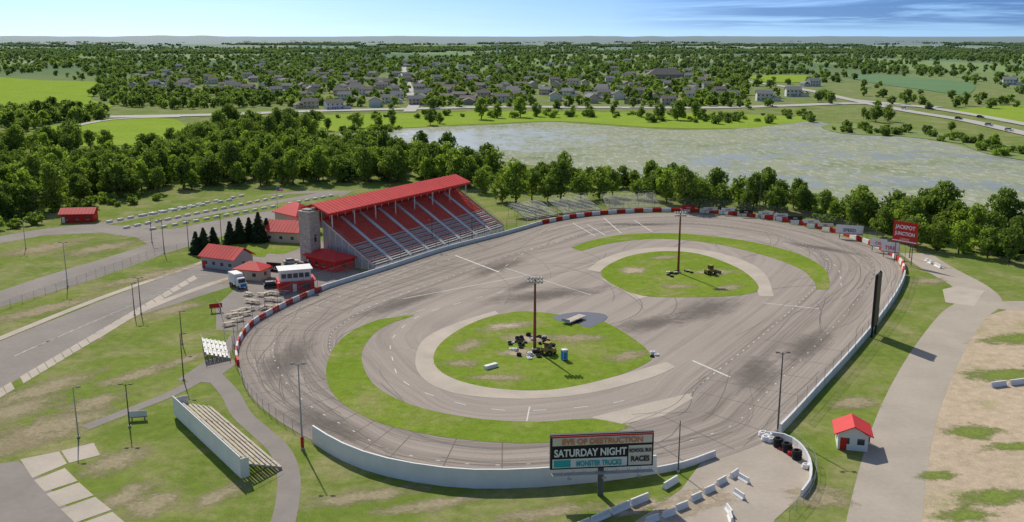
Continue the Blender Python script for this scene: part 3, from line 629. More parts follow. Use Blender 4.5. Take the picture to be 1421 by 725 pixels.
while Y<5200:
    sp1=13.0*(Y/900)**0.75; X=-0.64*Y
    while X<0.64*Y:
        x_=X+U(-.5,.5)*sp1; y_=Y+U(-.5,.5)*sp1; X+=sp1
        px,py=PXY(x_,y_)
        if py>157: continue
        if any(inpoly(px,py,q) for q in FP): continue
        nz=mn.noise(Vector((x_/130,y_/220,1))); nb=mn.noise(Vector((x_/420,y_/600,7)))
        if 130<px<1040 and py<150: pr=0.78 if nz>-0.20 else 0.22
        elif px>=1040:
            if py<104: pr=0.85 if nz+nb>-0.03 else 0.08
            else: pr=0.14 if nz>0 else 0.04
        elif px<=130: pr=0.85 if (nz+nb>-0.02 and py<106) else (0.8 if py>154 else 0.04)
        else: pr=0.25 if nz>0.1 else 0.05
        if py<80: pr=0.85 if nb+0.5*nz>0.12 else 0.03
        if R()>pr: continue
        if 1030<px and abs(py-(113+(px-1030)*0.173))<3: continue
        if len(HA):
            dx=HA[:,0]-x_; dy=HA[:,1]-y_
            if np.any((np.abs(dx)<10)&(dy>-9)&(dy<20+14*(Y/900))): continue
        k=(Y/900)**0.25; p1.append((x_,y_,-.2)); s1.append(U(.55,1.15)*k)
    Y+=sp1
scatter('distant_trees',CM,p1,s1)
Y=3600.0
while Y<15000:
    st=62*(Y/4000)**1.15; X=-0.64*Y
    while X<0.64*Y:
        x_=X+U(-.5,.5)*st; y_=Y+U(-.5,.5)*st; X+=st
        nb=mn.noise(Vector((x_/1100,y_/1500,7)))+.35*mn.noise(Vector((x_/300,y_/500,2)))
        if R()<(0.85 if nb>0.1 else 0.03): p2.append((x_,y_,-.5)); s2.append(U(.7,1.1)*(Y/4000)**0.4)
    Y+=st
scatter('distant_groves',CF,p2,s2)
print('TREES',len(p1),len(p2))
# ---------------------------------------------------------------- walls and fences
wall('red_white_barrier',[(331,508),(328,495),(333,474),(350,452),(378,435),(412,418),(455,400)],1.3,0.5,['red','white'],3.2)
wall('concrete_barrier',[(455,400),(540,373),(620,347),(700,326),(752,311)],1.2,0.5,['wallwhite'],4)
wall('red_white_barrier',[(752,311),(800,302),(860,296),(930,294),(1000,297),(1070,305),(1130,316),(1180,330),(1225,348),(1250,366),(1254,380)],1.4,0.6,['red','white'],3.6)
wall('retaining_wall',[(1255,382),(1253,392),(1240,417),(1216,451),(1183,491),(1143,535),(1103,579),(1082,601)],1.5,0.5,['wallwhite'],6)
wall('retaining_wall',[(1070,608),(1092,612),(1112,626),(1124,648),(1124,672),(1112,690)],1.1,0.35,['wallwhite'],2)
wall('retaining_wall',[(435,614),(470,636),(520,656),(585,670),(650,677),(715,677),(780,673),(850,666),(910,657)],3.0,0.35,['white'],4.5)
wall('retaining_wall',[(912,657),(950,649),(992,634)],1.1,0.4,['wallwhite'],2.5)
fence('catch_fence',[(331,508),(328,495),(333,474),(350,452),(378,435),(412,418),(455,400),(540,372),(620,346),(700,325),(752,310),(800,301),(860,295),(930,293),(1000,296),(1070,304),(1130,315),(1180,329),(1225,347),(1252,366)],3.6,6.0,1.2,'steel',True,rails=(0.5,1.0),r=0.05,off=0.6)
fence('catch_fence',[(1256,382),(1242,417),(1218,451),(1185,491),(1145,535),(1105,579)],2.6,6.0,1.4,'galv',True,rails=(0.5,1.0),r=0.04)
fence('chain_link_fence',[(333,512),(338,535),(352,556),(385,584),(432,612)],2.2,3.0,r=0.04)
fence('chain_link_fence',[(318,500),(312,470),(308,440),(300,425)],2.0,3.0,r=0.04)
fence('chain_link_fence',[(-20,438),(100,396),(220,352),(262,345)],2.0,4.0,r=0.04,smooth=False)
fence('chain_link_fence',[(445,405),(400,425),(352,452),(328,470),(318,500)],1.6,3.0,r=0.035,smooth=False)
fence('chain_link_fence',[(1095,722),(1122,690),(1132,665),(1128,640),(1100,612)],1.8,3.0,r=0.035)
# ---------------------------------------------------------------- grandstand
TH=math.atan2(.848,.53)
def seats(b,L,D,N,z0,rise,secs,aisle,fn,x0=0):
    dp=D/N; dz=rise/N; w=(L-(secs-1)*aisle)/secs
    for i in range(N):
        y=i*dp; z=z0+i*dz
        b.box(x0,y,z-.12,x0+L,y+dp+.05,z-.001*(i%2),'concrete')
        b.box(x0,y+dp+.05-.06,z,x0+L,y+dp+.05,z+dz-.125,'seatred' if i>9 else 'seatpink' if i>2 else 'galv')
        for s_ in range(secs):
            a=x0+s_*(w+aisle)+.1; m_=fn(i,s_)
            b.box(a,y+.12,z+.36,a+w-.2,y+.52,z+.44,m_)
            if m_!='alu': b.box(a,y+.55,z+.40,a+w-.2,y+.60,z+.70,m_)
            b.box(a+w*.25,y+.3,z+.0,a+w*.25+.08,y+.4,z+.358,'galv'); b.box(a+w*.75,y+.3,z,a+w*.75+.08,y+.4,z+.358,'galv')
L=68.;D=19.;N=24
st=MB(); seats(st,L,D,N,1.3,11.0,8,1.5,lambda i,s: 'seatred' if i>10 else (('seatpink','alu')[i%2] if i>1 else 'alu'))
fr=MB(); fr.box(-.2,-.25,0,L+.2,-.05,1.25,'alu')
for x in np.arange(0,L+.1,2.6): fr.box(x,-.45,0,x+.06,-.39,2.2,'galv')
fr.box(0,-.45,2.2,L,-.39,2.26,'galv')
for x in (-.25,L+.05):
    for k in range(8):
        y=2+k*2.4; z=1.2+y/D*11; fr.box(x,y,0,x+.2,y+.2,z,'alu')
        if k<7: fr.cyl((x+.1,y,.3),(x+.1,y+2.4,1.0+(y+2.4)/D*11),.07,.07,4,'alu')
    fr.add([(x,0,1.2),(x,D,12.2),(x,D,12.9),(x,0,1.9)],[(0,1,2,3)],'alu'); fr.add([(x+.2,0,1.2),(x+.2,D,12.2),(x+.2,D,12.9),(x+.2,0,1.9)],[(0,1,2,3)],'red')
    fr.prism([(0,1.95),(0,2.9),(D,13.9),(D,12.95)],x+.05,x+.09,'link')
fr.prism([(.3,.0),(.3,1.1),(D,11.9),(D,0)],-.02,.05,'grey')
fr.box(-.1,D,0,L+.1,D+.15,12,'grey')
for s_ in range(1,8):
    a=s_*((L-7*1.5)/8+1.5)-1.5+.1
    fr.prism([(0,1.35),(D,12.35),(D,12.62),(0,1.62)],a+.05,a+1.25,'alu')
    fr.cyl((a+.55,0,2.3),(a+.55,D,13.3),.035,.035,4,'galv')
pb=MB(); z=12.4
pb.box(-.4,D+.15,z-2,L+.3,D+5,z,'grey'); pb.box(-.4,D+.6,z,L+.3,D+5,z+1.0,'red'); pb.box(-.38,D+.7,z+1.0,L+.28,D+5,z+2.6,'glass'); pb.box(-.4,D+.6,z+2.6,L+.3,D+5,z+3.1,'red')
for x in np.arange(0,L,3.4): pb.box(x,D+.5,z,x+.22,D+.58,z+3.0,'white')
for x in np.arange(0,L+.1,9.7): pb.box(x,D-3.6,z-2.6,x+.25,D-3.35,z+2.3,'white')
rf=MB(); rf.prism([(D-4.6,z+2.4),(D-4.6,z+3.05),(D+1.8,z+5.3),(D+6,z+3.9),(D+6,z+3.3),(D+1.8,z+4.9)],-2.6,L+1.6,'redroof')
for x in np.arange(-2.2,L+1.4,1.6): rf.prism([(D-4.55,z+3.06),(D+1.8,z+5.31),(D+1.8,z+5.37),(D-4.55,z+3.12)],x,x+.07,'redroof')
group('grandstand',{'seating':st,'frame':fr,'press_box':pb,'roof':rf},gl(520,376),TH)
# stone tower
b=MB(); b.box(-2.1,-2.1,0,2.1,2.1,15.6,'stone'); b.box(-2.3,-2.3,15.6,2.3,2.3,16.0,'concrete'); b.box(-1.4,-1.4,16.0,1.4,1.4,16.5,'stone'); b.box(-.6,-2.16,.0,.6,-2.103,2.2,'black'); b.box(-.4,-2.15,7,.4,-2.103,9,'glass')
for z_ in (4.2,8.4,12.6): b.box(-2.16,-2.16,z_,2.16,2.16,z_+.18,'concrete')
b.obj('stone_tower',gl(432,367),TH)
def bld(name,x,y,w,d,h,rh,wm,rm,rz=0.0,kind='gable',axis='x',win=3,door=True):
    wa=MB(); wa.box(-w/2,-d/2,0,w/2,d/2,h,wm)
    if kind=='gable':
        if axis=='x':
            for s in (-1,1): wa.add([(s*w/2,-d/2,h),(s*w/2,d/2,h),(s*w/2,0,h+rh*.9)],[(0,1,2)],wm)
        else:
            for s in (-1,1): wa.add([(-w/2,s*d/2,h),(w/2,s*d/2,h),(0,s*d/2,h+rh*.9)],[(0,1,2)],wm)
    ro=MB(); (ro.gable(-w/2,-d/2,w/2,d/2,h,rh,rm,.7,axis) if kind=='gable' else ro.hip(-w/2,-d/2,w/2,d/2,h,rh,rm,.7))
    if kind=='gable' and axis=='x':
        for k in np.arange(-w/2,w/2,1.2): ro.prism([(-d/2-.7,h+.19),(0,h+rh+.19),(0,h+rh+.24),(-d/2-.7,h+.24)],k,k+.05,rm)
    wi=MB(); do=MB()
    for k in range(win):
        a=-w/2+w*(k+.5)/win-.5; wi.box(a,-d/2-.05,1.1,a+1.1,-d/2-.003,2.1,'glass'); wi.box(a-.1,-d/2-.03,1.0,a+1.2,-d/2-.002,1.1,'white')
    for s in (-1,1):
        wi.box(s*w/2-(.05 if s<0 else -.003),-.6,1.1,s*w/2+(.05 if s>0 else -.003),.6,2.1,'glass')
    if door: do.box(-w/2+.35,-d/2-.06,0,-w/2+1.35,-d/2-.003,2.1,'red' if wm!='red' else 'white')
    return group(name,{'walls':wa,'roof':ro,'windows':wi,'door':do},gl(x,y),rz)
bld('clubhouse',413,320,13,9,6.2,3.6,'tan','redroof',TH-.2-1.57,'hip')
bld('ticket_office',399,333,12,9,3.4,3.0,'tan','redroof',-.25,'gable')
bld('concession_building',458,371,13,7,3.2,2.0,'red','redroof',TH-1.57-.15,'hip',win=4)
bld('restroom_building',316,370,12,8,3.2,2.8,'grey','redroof',-.45,'gable',win=4)
bld('ticket_booth',352,386,7.5,5.5,2.8,2.0,'tan','redroof',-.3,'hip',win=2)
bld('red_storage_shed',111,307,11,6,3.0,1.8,'red','redroof',.12,'gable',win=3)
bld('small_white_shed',1181,618,4.6,4.4,2.7,1.5,'white','redroof',-.25,'gable',axis='y',win=2)
# timing tower building
a_=MB(); a_.box(-4.6,-3,0,4.6,3,2.7,'red'); a_.box(-3.9,-2.4,2.7,3.9,2.4,5.6,'white')
c_=MB(); c_.box(-4.4,-2.9,5.6,4.4,2.9,5.85,'white'); c_.box(-5,-3.4,2.55,5,-2.4,2.72,'redroof'); c_.box(3.92,-3.1,2.7,5.1,3.1,2.85,'redroof')
for s in range(5): c_.box(-3.7+s*1.5,-2.46,3.6,-2.5+s*1.5,-2.403,4.8,'glass')
c_.box(3.903,-1.8,3.6,3.96,1.8,4.8,'glass')
for x in np.arange(-4.8,5,1.2): c_.box(x,-3.35,2.72,x+.05,-3.3,3.6,'galv')
c_.box(-4.8,-3.35,3.6,4.9,-3.3,3.66,'galv')
d_=MB(); d_.box(-1,-3.06,0,0,-3.003,2.1,'white'); d_.box(1.5,-3.06,.9,3.5,-3.003,2,'glass')
group('race_control_building',{'walls':a_,'roof_and_windows':c_,'door':d_},gl(410,401),.35)
# ---------------------------------------------------------------- bleachers
def bleacher(name,A,B,depth,hgt,N,seat='alu',back=None,base=.5,nsec=3,ground=False):
    a=Vector(A if ground else G(*A)); bb=Vector(B if ground else G(*B)); L=(bb-a).length; rz=math.atan2(bb.y-a.y,bb.x-a.x)
    b=MB(); dp=depth/N; dz=(hgt-base)/N
    for i in range(N):
        y=i*dp; z=base+i*dz
        b.box(0,y,z-.06,L,y+.42,z,seat); 
        for s in range(nsec):
            w=L/nsec; b.box(s*w+.4,y+.48,z+.38,(s+1)*w-.4,y+.78,z+.44,seat)
    for k in range(int(L/3)+1):
        x=min(k*3.0,L-.1); 
        b.prism([(0,0),(0,base-.07),(depth,hgt-.07),(depth,hgt-.25),(.3,base-.3),(.3,0)],x,x+.08,'galv'); b.box(x,depth-.1,0,x+.08,depth,hgt,'galv'); b.box(x,depth/2-.05,0,x+.08,depth/2+.05,(hgt+base)/2-.2,'galv')
        b.box(x,depth,hgt-.1,x+.06,depth+.06,hgt+1.0,'galv')
    b.box(0,depth,hgt+.95,L,depth+.06,hgt+1.0,'galv')
    if back: b.box(-.2,depth+.08,.5,L+.2,depth+.2,hgt+1.0,back); b.box(-.2,depth-1.2,.5,-.1,depth+.08,hgt+.6,back); b.box(L+.1,depth-2.5,.5,L+.2,depth+.08,hgt+.6,back)
    for x in (0,L-.05): b.cyl((x,0,base+1),(x,depth,hgt+1),.03,.03,4,'galv')
    return b.obj(name,(a.x,a.y,0),rz)
bleacher('bleachers',(732,307),(776,300),11,4.6,12)
bleacher('bleachers',(784,300),(836,293),11,4.6,12)
bleacher('bleachers',(844,293),(918,291),11,4.6,12)
p0=Vector(G(334,668)); p1_=Vector(G(242,580)); dd=(p1_-p0).normalized(); nn=Vector((dd.y,-dd.x))*6.6
bleacher('bleachers',tuple(p0+nn),tuple(p1_+nn),6.4,3.0,7,'wood','white',ground=True)
bleacher('bleachers',(320,500),(314,478),5,2.0,6,'alu')
# ---------------------------------------------------------------- poles
def pole(name,x,y,H,mat='galv',r=.16,arms=2,bank=0,rz=0.0,basemat=None):
    b=MB(); b.cyl((0,0,0),(0,0,H),r,r*.55,8,mat); b.cyl((0,0,0),(0,0,.35),r*2,r*2,8,'concrete')
    if basemat: b.cyl((0,0,.36),(0,0,2.2),r*1.6,r*1.6,8,basemat)
    if bank:
        for j in range(bank):
            z=H-.3-j*.8; b.box(-1.5,-.07,z,1.5,.07,z+.12,'steel')
            for k in range(5):
                xx=-1.4+k*.7
                for s in (-1,1): b.cyl((xx,s*.1,z+.2),(xx,s*.55,z+.02),.14,.27,8,'galv')
    for k in range(arms):
        s=1 if k==0 else -1; b.cyl((0,0,H-.3),(s*.7,0,H),.05,.04,5,mat); b.box(min(s*.6,s*1.2),-.22,H-.05,max(s*.6,s*1.2),.22,H+.12,'steel')
    return b.obj(name,gl(x,y),rz)
pole('floodlight_pole',742,486,16.0,'rust',.36,0,2)
pole('floodlight_pole',941,379,17.5,'rust',.36,0,2)
pole('floodlight_pole',420,624,14.6,'galv',.17,2,0,0,'red'); pole('floodlight_pole',1079,599,14,'steel',.17,2)
pole('utility_pole',941,656,8.5,'steel',.12,0); pole('floodlight_pole',1053,303,14,'steel',.2,1); pole('floodlight_pole',1262,358,12,'steel',.15,2)
for x,y,H in [(255,528,9.5),(253,478,7.5),(109,608,9),(180,593,7.8),(94,398,12),(187,438,8),(196,436,9),(228,352,10.5),(211,337,8),(36,346,9),(308,340,10),(262,345,9),(600,345,9),(655,335,8)]:
    pole('street_lamp',x,y,H,'galv' if x<180 else 'steel',.14,1 if x%2 else 2)
# flag pole
b=MB(); b.cyl((0,0,0),(0,0,12),.12,.05,8,'galv')
for k in range(6): b.box(.1,-.01,11.6-k*.27,2.4,.01,11.6-k*.27+.265,'red' if k%2==0 else 'white')
b.box(.1,-.03,10.8,1.1,.03,11.88,'blue'); b.obj('flag_pole',gl(386,305))
# scoreboard seen edge-on
b=MB(); b.cyl((-1.8,0,0),(-1.8,0,14.5),.22,.22,8,'black'); b.cyl((1.8,0,0),(1.8,0,14.5),.22,.22,8,'black'); b.box(-2.2,-.3,2.5,2.2,.3,14.2,'black')
for k in range(8):
    b.box(-1.9,.303,3.4+k*1.25,-1.0,.32,4.2+k*1.25,'yellow'); b.box(-.5,.303,3.4+k*1.25,1.9,.32,4.2+k*1.25,'yellow')
b.obj('scoreboard',gl(1212,466),TH)
# ---------------------------------------------------------------- billboard
def text(s,size,x,z,mat,parent,y=-.42,ax='CENTER',bold=.01,sx=1):
    cu=bpy.data.curves.new('lettering','FONT'); cu.body=s; cu.size=size; cu.align_x=ax; cu.offset=bold*size; cu.extrude=.02; cu.materials.append(M[mat])
    o=bpy.data.objects.new('lettering',cu); o.location=(x,y,z); o.rotation_euler=(math.pi/2,0,0); o.scale=(sx,1,1); COL.objects.link(o); o.parent=parent; return o
p=MB(); p.cyl((0,.6,0),(0,.6,9),.45,.45,12,'steel')
fr=MB(); fr.box(-7.5,.0,4.6,7.5,.5,9.9,'steel'); fr.box(-7.4,-1.1,4.1,7.4,-.2,4.18,'galv')
for x in np.arange(-7.4,7.5,1.6): fr.box(x,-1.1,4.1,x+.05,.6,4.16,'steel'); fr.box(x,-1.12,4.18,x+.05,-1.07,5.0,'galv')
for x in (-5,0,5): fr.cyl((x,-.2,4.2),(x,-1.9,4.0),.03,.03,5,'steel'); fr.box(x-.3,-2.1,3.9,x+.3,-1.8,4.1,'galv')
pn=MB(); pn.box(-7.4,-.25,4.75,7.4,-.003,9.8,'black'); pn.box(-7.2,-.3,8.35,7.2,-.26,9.6,'cream'); pn.box(-7.2,-.3,4.95,3.6,-.26,6.3,'white'); pn.box(-7.0,-.36,5.1,-4.6,-.302,6.15,'teal'); pn.box(3.8,-.3,4.95,7.2,-.26,8.0,'cream'); pn.box(-7.4,-.36,9.6,7.4,-.252,9.8,'darkred')
bx,by=G(834,690); yaw=.10
bb=group('billboard',{'post':p,'frame':fr,'panel':pn},(bx,by,0),yaw)
text('EVE OF DESTRUCTION',1.15,0,8.55,'orange',bb,sx=1.0,bold=.025); text('SATURDAY NIGHT',1.55,-1.75,6.75,'white',bb,sx=.8,bold=.03); text('MONSTER TRUCKS',1.1,-.5,5.2,'teal',bb,sx=.7,bold=.03); text('SCHOOL BUS',.75,5.5,7.0,'black',bb,sx=.72,bold=.03); text('RACES',1.1,5.5,5.6,'black',bb,sx=.85,bold=.03)
# trackside signs
def sign(name,x,y,w,h,z0,mat,txt=None,tm='white',rz=0.0):
    p=MB(); 
    for s in (-1,1): p.cyl((s*w*.35,.12,0),(s*w*.35,.12,z0+h),.12,.12,6,'steel')
    q=MB(); q.box(-w/2,-.06,z0,w/2,0,z0+h,mat); q.box(-w/2-.08,-.03,z0-.08,w/2+.08,-.0,z0,'steel'); q.box(-w/2,-.075,z0+h*.05,w/2,-.061,z0+h*.1,'red' if mat!='red' else 'white')
    e=group(name,{'posts':p,'panel':q},gl(x,y),rz)
    if txt: text(txt,h*.5,0,z0+h*.28,tm,e,y=-.1,sx=min(1.0,w/(len(txt)*h*.36)))
sign('advertising_sign',1178,332,8.5,3.0,1.6,'white','SPEED',  'black',-.35); sign('advertising_sign',1218,350,5,2.6,1.6,'white','OIL','red',-.6); sign('advertising_sign',1234,358,5.0,3.2,1.6,'white','TIRE','darkred',-.6)
sign('advertising_sign',1252,366,7.6,6.2,6.2,'red',None,'white',-.9)
e=[o for o in bpy.data.objects if o.name.startswith('advertising_sign') and o.parent is None][-1]
text('JACKPOT',1.5,0,10.3,'white',e,y=-.1,sx=.95,bold=.03); text('JUNCTION',1.4,0,8.4,'white',e,y=-.1,sx=.9,bold=.03); text('CASINO',.8,0,7.0,'cream',e,y=-.1,sx=1)
for i,(x,y,m_,tx) in enumerate([(1062,305,'white','MOTOR'),(1083,308,'white','GASKETS'),(1103,312,'black','TIRES'),(985,299,'cream','FARM'),(1010,300,'white','BANK'),(1035,303,'black','FUEL'),(955,297,'darkred','COLA'),(1125,317,'white','AUTO'),(1145,322,'cream','FEED')]):
    sign('trackside_banner',x,y-1,5,1.3,1.5,m_,tx,'white' if m_ in('black','darkred') else 'black',-.05-.012*max(0,(x-1000)/10))
sign('entrance_sign',381,384,4.6,2.8,1.2,'black','RACE','white',-.3)
sign('stand_banner',300,433,3,1.1,1.0,'red',None,'white',.4)
sign('information_sign',1203,615,1.0,1.0,1.0,'white',None,'black',-.2); sign('information_sign',192,583,3.0,1.2,0.5,'white',None,'black',.2)
# ---------------------------------------------------------------- barriers
jb=MB(); jb.prism([(-.42,0),(.42,0),(.42,.12),(.18,.4),(.12,1.0),(-.12,1.0),(-.18,.4),(-.42,.12)],-1.75,1.75,'white'); jo=jb.obj('jersey_barrier'); jme=jo.data; bpy.data.objects.remove(jo)
def jersey(x,y,rz): o=bpy.data.objects.new('jersey_barrier',jme); o.location=gl(x,y,.045); o.rotation_euler=(0,0,rz+U(-.06,.06)); o.scale=(.62,.9,.9); COL.objects.link(o)
def jrow(A,B,gap=3.7):
    a=Vector(G(*A)); b=Vector(G(*B)); n=max(1,int((b-a).length/gap)); rz=math.atan2(b.y-a.y,b.x-a.x)
    for i in range(n):
        q=a+(b-a)*((i+.5)/n); o=bpy.data.objects.new('jersey_barrier',jme); o.location=(q.x,q.y,.045); o.rotation_euler=(0,0,rz+U(-.05,.05)); COL.objects.link(o)
jrow((790,740),(900,692)); jrow((912,684),(948,664)); 
for x,y,r in [(928,716,.6),(946,706,.6),(905,724,.6),(966,693,.7),(984,683,.7),(1001,671,.8),(1019,661,.9),(1032,668,2.0),(1026,690,2.0),(1012,712,1.7),(1014,722,1.5)]: jersey(x,y,r)
jrow((1372,538),(1450,529)); jrow((1282,362),(1308,374))
# rows of concrete parking blocks
b=MB()
for A,B,gap in [((152,309),(346,271),4.4),((176,317),(400,272),4.4),((212,319),(470,271),4.4),((200,300),(330,277),4.4)]:
    a=Vector(G(*A)); c_=Vector(G(*B)); r=math.atan2(c_.y-a.y,c_.x-a.x); n_=int((c_-a).length/gap)
    for i in range(n_):
        if R()<.10: continue
        q=a+(c_-a)*(i/n_); rr=r+U(-.08,.08); cs,sn=math.cos(rr),math.sin(rr); base=[(-1.25,-.4,.05),(1.25,-.4,.05),(1.25,.4,.05),(-1.25,.4,.05),(-1.15,-.3,.75),(1.15,-.3,.75),(1.15,.3,.75),(-1.15,.3,.75)]
        b.add([(q.x+x*cs-y*sn,q.y+x*sn+y*cs,z) for x,y,z in base],[(0,3,2,1),(4,5,6,7),(0,1,5,4),(1,2,6,5),(2,3,7,6),(3,0,4,7)],'white')
b.obj('concrete_parking_blocks')
# tyres
def tyres(name,lst):
    b=MB()
    for x,y,n_,r,mat in lst:
        q=G(x,y)
        for k in range(n_): b.torus((q[0]+U(-.08,.08),q[1]+U(-.08,.08),.12+.2*r+k*.42*r*1.3),r*.7,r*.3,mat)
    return b.obj(name)
lst=[(706+U(0,64)*1.0,466+U(0,34),random.choice((1,1,2)),U(.38,.62),random.choice(('rubber','rubber','rubber','white'))) for _ in range(60)]
lst=[q for q in lst if 0.15<((q[0]-738)/34)**2+((q[1]-483)/18)**2<1.0]
tyres('tyre_pile',lst)
tyres('tyre_pile',[(936+U(-10,24),380+U(-3,5),1,.6,random.choice(('rubber','white'))) for _ in range(14)])
tyres('tyre_barrier',[(1058,606,2,.75,'white'),(1066,608,2,.75,'white'),(1062,612,2,.75,'white'),(1070,614,2,.7,'white'),(1079,620,3,.85,'rubber'),(1092,627,3,.85,'rubber'),(1105,637,3,.85,'rubber'),(1118,650,2,.6,'white'),(1085,624,1,.6,'red'),(1098,632,2,.6,'red')])
tyres('tyre_barrier',[(906,492,2,.55,'white'),(911,494,1,.55,'white'),(905,496,1,.5,'rubber')])
# portable toilet
b=MB(); b.box(-.6,-.6,0,.6,.6,.15,'black'); b.box(-.56,-.56,.15,.56,.56,2.15,'blue'); b.prism([(-.62,2.15),(.62,2.15),(.5,2.35),(-.5,2.35)],-.6,.6,'white'); b.box(-.4,-.6,.3,.4,-.563,2.0,'white'); b.box(-.34,-.62,.4,.34,-.603,1.9,'blue'); b.cyl((.4,.4,2.2),(.4,.4,2.8),.06,.06,6,'white'); b.obj('portable_toilet',gl(783,500),.3)
# ramp trailer in the puddle, ramp, debris
b=MB(); b.box(-3.5,-1.1,.55,3.5,1.1,.72,'alu'); b.prism([(-1.0,.72),(1.0,.72),(1.0,.78),(-1,.78)],-3.4,3.4,'wood'); b.cyl((-3.5,0,.6),(-5,0,.5),.06,.06,5,'steel')
for x in (-.6,.5):
    for s in (-1.2,1.2): b.torus((x,s,.38),.27,.12,'rubber',12,6,'y')
b.box(-3.5,-1.12,.72,-3.4,1.12,1.3,'galv'); b.obj('flatbed_trailer',gl(797,446),.9)
b=MB(); b.prism([(-.6,0),(.6,0),(.45,.8),(-.45,.8)],-1.5,1.5,'white'); b.obj('concrete_block',gl(681,511),.7)
# wheel loader / tractor
def loader(x,y,rz):
    b=MB(); b.box(-1.6,-.7,.7,1.2,.7,1.5,'yellow'); b.box(-.6,-.65,1.5,.5,.65,2.6,'glass'); b.box(-.7,-.72,2.6,.6,.72,2.72,'yellow')
    for xx,r in ((-1.0,.62),(.9,.5)):
        for s in (-.95,.95): b.torus((xx,s,r),r*.68,r*.32,'rubber',14,6,'y'); b.cyl((xx,s*.9,r),(xx,s*1.06,r),r*.45,r*.45,8,'yellow')
    b.prism([(-1.0,.2),(1.0,.2),(1.0,.9),(-1.0,.9)],2.3,2.9,'steel')
    for s in (-.6,.5): b.cyl((.8,s,1.3),(2.4,s,.6),.09,.09,5,'yellow')
    b.obj('tractor_loader',gl(x,y),rz)
loader(986,381,.4); loader(760,492,2.6)
# vehicles
def car(x,y,rz,mat,s=1.0,z=.03,suv=False):
    b=MB(); 
    pr=[(-2.2,.35),(2.2,.35),(2.25,.7),(2.1,.92),(1.1,1.0),(-1.9,1.02),(-2.2,.9)]
    n=len(pr); vs=[(a,-.88,c_) for a,c_ in pr]+[(a,.88,c_) for a,c_ in pr]
    b.add(vs,[(i,(i+1)%n,n+(i+1)%n,n+i) for i in range(n)]+[tuple(range(n-1,-1,-1)),tuple(range(n,2*n))],mat)
    hh=1.65 if suv else 1.45; xb=-2.0 if suv else -1.6
    vs=[(xb,-.8,1.0),(1.1,-.8,1.0),(1.1,.8,1.0),(xb,.8,1.0),(xb+.35,-.66,hh),(.35,-.66,hh),(.35,.66,hh),(xb+.35,.66,hh)]
    b.add(vs,[(0,1,5,4),(1,2,6,5),(2,3,7,6),(3,0,4,7)],'glass'); b.box(xb+.33,-.67,hh,.37,.67,hh+.05,mat)
    for xx in (-1.35,1.35):
        for s_ in (-.86,.86): b.torus((xx,s_,.34),.23,.11,'rubber',12,5,'y'); b.cyl((xx,s_*.98,.34),(xx,s_*1.06,.34),.18,.18,8,'alu')
    b.box(2.2,-.7,.62,2.27,-.4,.78,'white'); b.box(2.2,.4,.62,2.27,.7,.78,'white'); b.box(-2.24,-.75,.65,-2.19,-.45,.8,'red'); b.box(-2.24,.45,.65,-2.19,.75,.8,'red')
    o=b.obj('parked_car',gl(x,y,z),rz); o.scale=(s,s,s)
car(418,372,2.8,'black',1.05,suv=True); car(404,366,.4,'grey'); car(378,399,.3,'black',suv=True)
for x,y in [(1400,183),(1372,176),(1330,167),(1290,153),(1255,153),(1360,165),(1215,146)]: car(x,y,-.9,random.choice(('white','black','grey','red')),1.3,.65,True)
# semi truck
b=MB(); b.box(-3.2,-1.2,1.0,1.2,1.2,3.7,'white'); b.prism([(-1.1,.6),(1.1,.6),(1.1,2.6),(.9,2.9),(-.9,2.9),(-1.1,2.6)],1.4,3.0,'white'); b.box(3.003,-.95,1.7,3.05,.95,2.6,'glass'); b.box(3.0,-1.0,.55,3.9,1.0,1.7,'white'); b.box(-3.2,-.5,.6,3.6,.5,.95,'steel'); b.box(3.9,-.8,.7,3.96,.8,1.5,'blue')
for xx in (-2.4,-1.3,3.2):
    for s_ in (-1.05,1.05): b.torus((xx,s_,.5),.34,.16,'rubber',14,6,'y'); b.cyl((xx,s_*.95,.5),(xx,s_*1.08,.5),.25,.25,8,'alu')
b.obj('delivery_truck',gl(330,398,.03),-.9)
# picnic tables on the patio
pt=MB(); pt.box(-.95,-.38,.72,.95,.38,.77,'wood')
for s_ in (-.75,.75): pt.box(-.95,s_-.13,.42,.95,s_+.13,.47,'wood'); pt.box(-.7,min(0,s_),.36,-.6,max(0,s_),.415,'wood'); pt.box(.6,min(0,s_),.36,.7,max(0,s_),.415,'wood')
for s_ in (-.65,.65):
    for q_ in (-1,1): pt.cyl((s_,q_*.55,0),(s_,q_*.15,.715),.045,.045,4,'wood')
o=pt.obj('picnic_table'); tme=o.data; bpy.data.objects.remove(o)
for i in range(7):
    for j in range(3):
        if R()<.85:
            o=bpy.data.objects.new('picnic_table',tme); q=G(345+i*9.5-j*9+U(-2,2),412+j*11-i*1.0+U(-2,2)); o.location=(q[0],q[1],.035); o.rotation_euler=(0,0,U(0,3)); o.scale=(1.25,1.25,1.1); COL.objects.link(o)
for x,y in [(322,440),(330,446),(318,452),(340,438)]:
    o=bpy.data.objects.new('picnic_table',tme); q=G(x,y); o.location=(q[0],q[1],.035); o.rotation_euler=(0,0,.7); o.scale=(1.5,1.3,1.1); COL.objects.link(o)
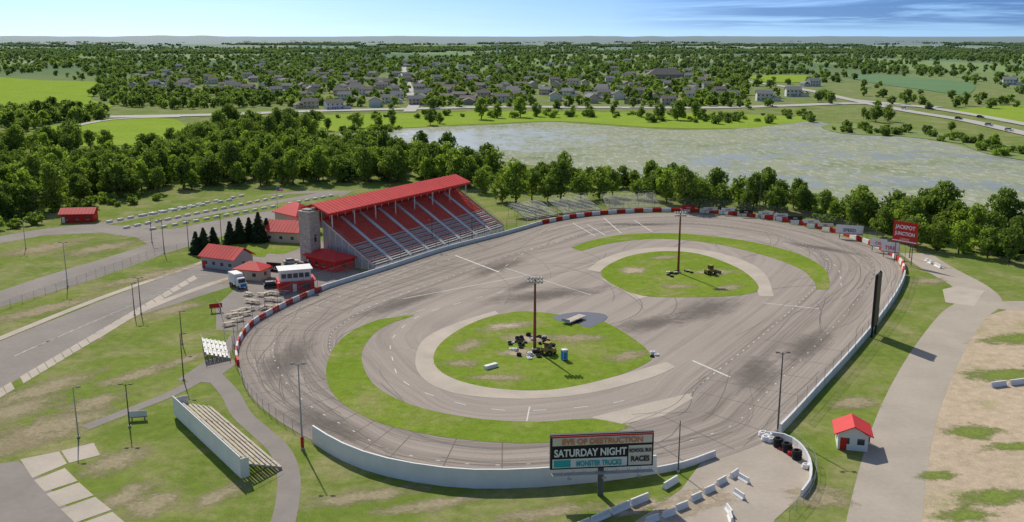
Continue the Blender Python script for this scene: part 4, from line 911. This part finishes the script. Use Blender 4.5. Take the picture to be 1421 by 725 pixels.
# ---------------------------------------------------------------- world, sun, camera
w=bpy.data.worlds.new('World'); SC.world=w; w.use_nodes=True; nt=w.node_tree; nt.nodes.clear()
class W(NT):
    def __init__(s,t): s.t=t; s.n=t.nodes; s.l=t.links
t=W(nt)
SE=math.radians(40); az=(-.40,.917)
sky=t.N('ShaderNodeTexSky',sky_type='NISHITA'); sky.sun_disc=False; sky.sun_elevation=SE; sky.sun_rotation=math.atan2(az[0],az[1])%(2*math.pi); sky.air_density=1.0; sky.dust_density=1.0; sky.ozone_density=1.0
tc=t.N('ShaderNodeTexCoord').outputs['Generated']
sx=t.N('ShaderNodeSeparateXYZ'); t.L(tc,sx.inputs[0]); zz=t.math('ADD',t.math('MULTIPLY',t.math('MAXIMUM',sx.outputs[2],0.0),2.2),0.20)
cb=t.N('ShaderNodeCombineXYZ'); t.L(sx.outputs[0],cb.inputs[0]); t.L(sx.outputs[1],cb.inputs[1]); t.L(zz,cb.inputs[2])
nm=t.N('ShaderNodeVectorMath',operation='NORMALIZE'); t.L(cb.outputs[0],nm.inputs[0]); t.L(nm.outputs[0],sky.inputs[0])
tint=t.mix(1.0,sky.outputs[0],t.ramp(sx.outputs[2],[(0.0,(0.68,0.81,0.90)),(0.045,(0.50,0.72,0.94)),(0.3,(0.95,0.95,0.95)),(0.6,(1.15,1.05,.95))]),'MULTIPLY')
cn=t.noise(t.mapv(tc,(5,5,90)),1.0,7,0.62,0.5)
xm=t.ramp(sx.outputs[0],[(0.10,0.0),(0.25,1.0)])
cl=t.math('MULTIPLY',t.ramp(cn,[(0.40,0.0),(0.54,1.0)]),t.math('ADD',t.math('MULTIPLY',xm,0.95),0.05),clamp=True)
hz=t.ramp(sx.outputs[2],[(0.004,0.0),(0.012,1.0)])
cl=t.math('MULTIPLY',cl,hz)
col=t.mix(cl,tint,t.mix(1.0,tint,(0.50,0.56,0.66),'MULTIPLY'))
bg=t.N('ShaderNodeBackground'); bg.inputs[1].default_value=0.15; t.L(col,bg.inputs[0]); o=t.N('ShaderNodeOutputWorld'); t.L(bg.outputs[0],o.inputs[0])
sl=bpy.data.lights.new('sun','SUN'); sl.energy=4.1; sl.angle=math.radians(.6); sl.color=(1,.94,.83); so=bpy.data.objects.new('sun',sl); COL.objects.link(so)
sv=Vector((az[0]*math.cos(SE),az[1]*math.cos(SE),math.sin(SE))); so.rotation_euler=sv.to_track_quat('Z','Y').to_euler(); so.location=(0,0,200)
cd=bpy.data.cameras.new('camera'); co=bpy.data.objects.new('camera',cd); COL.objects.link(co); co.location=(0,0,EYE); co.rotation_euler=(math.pi/2-PITCH,0,0)
cd.sensor_width=36; cd.lens=36*F/1421; cd.clip_start=1; cd.clip_end=200000; SC.camera=co
SC.view_settings.view_transform='Standard'; SC.view_settings.look='None'; SC.view_settings.exposure=0
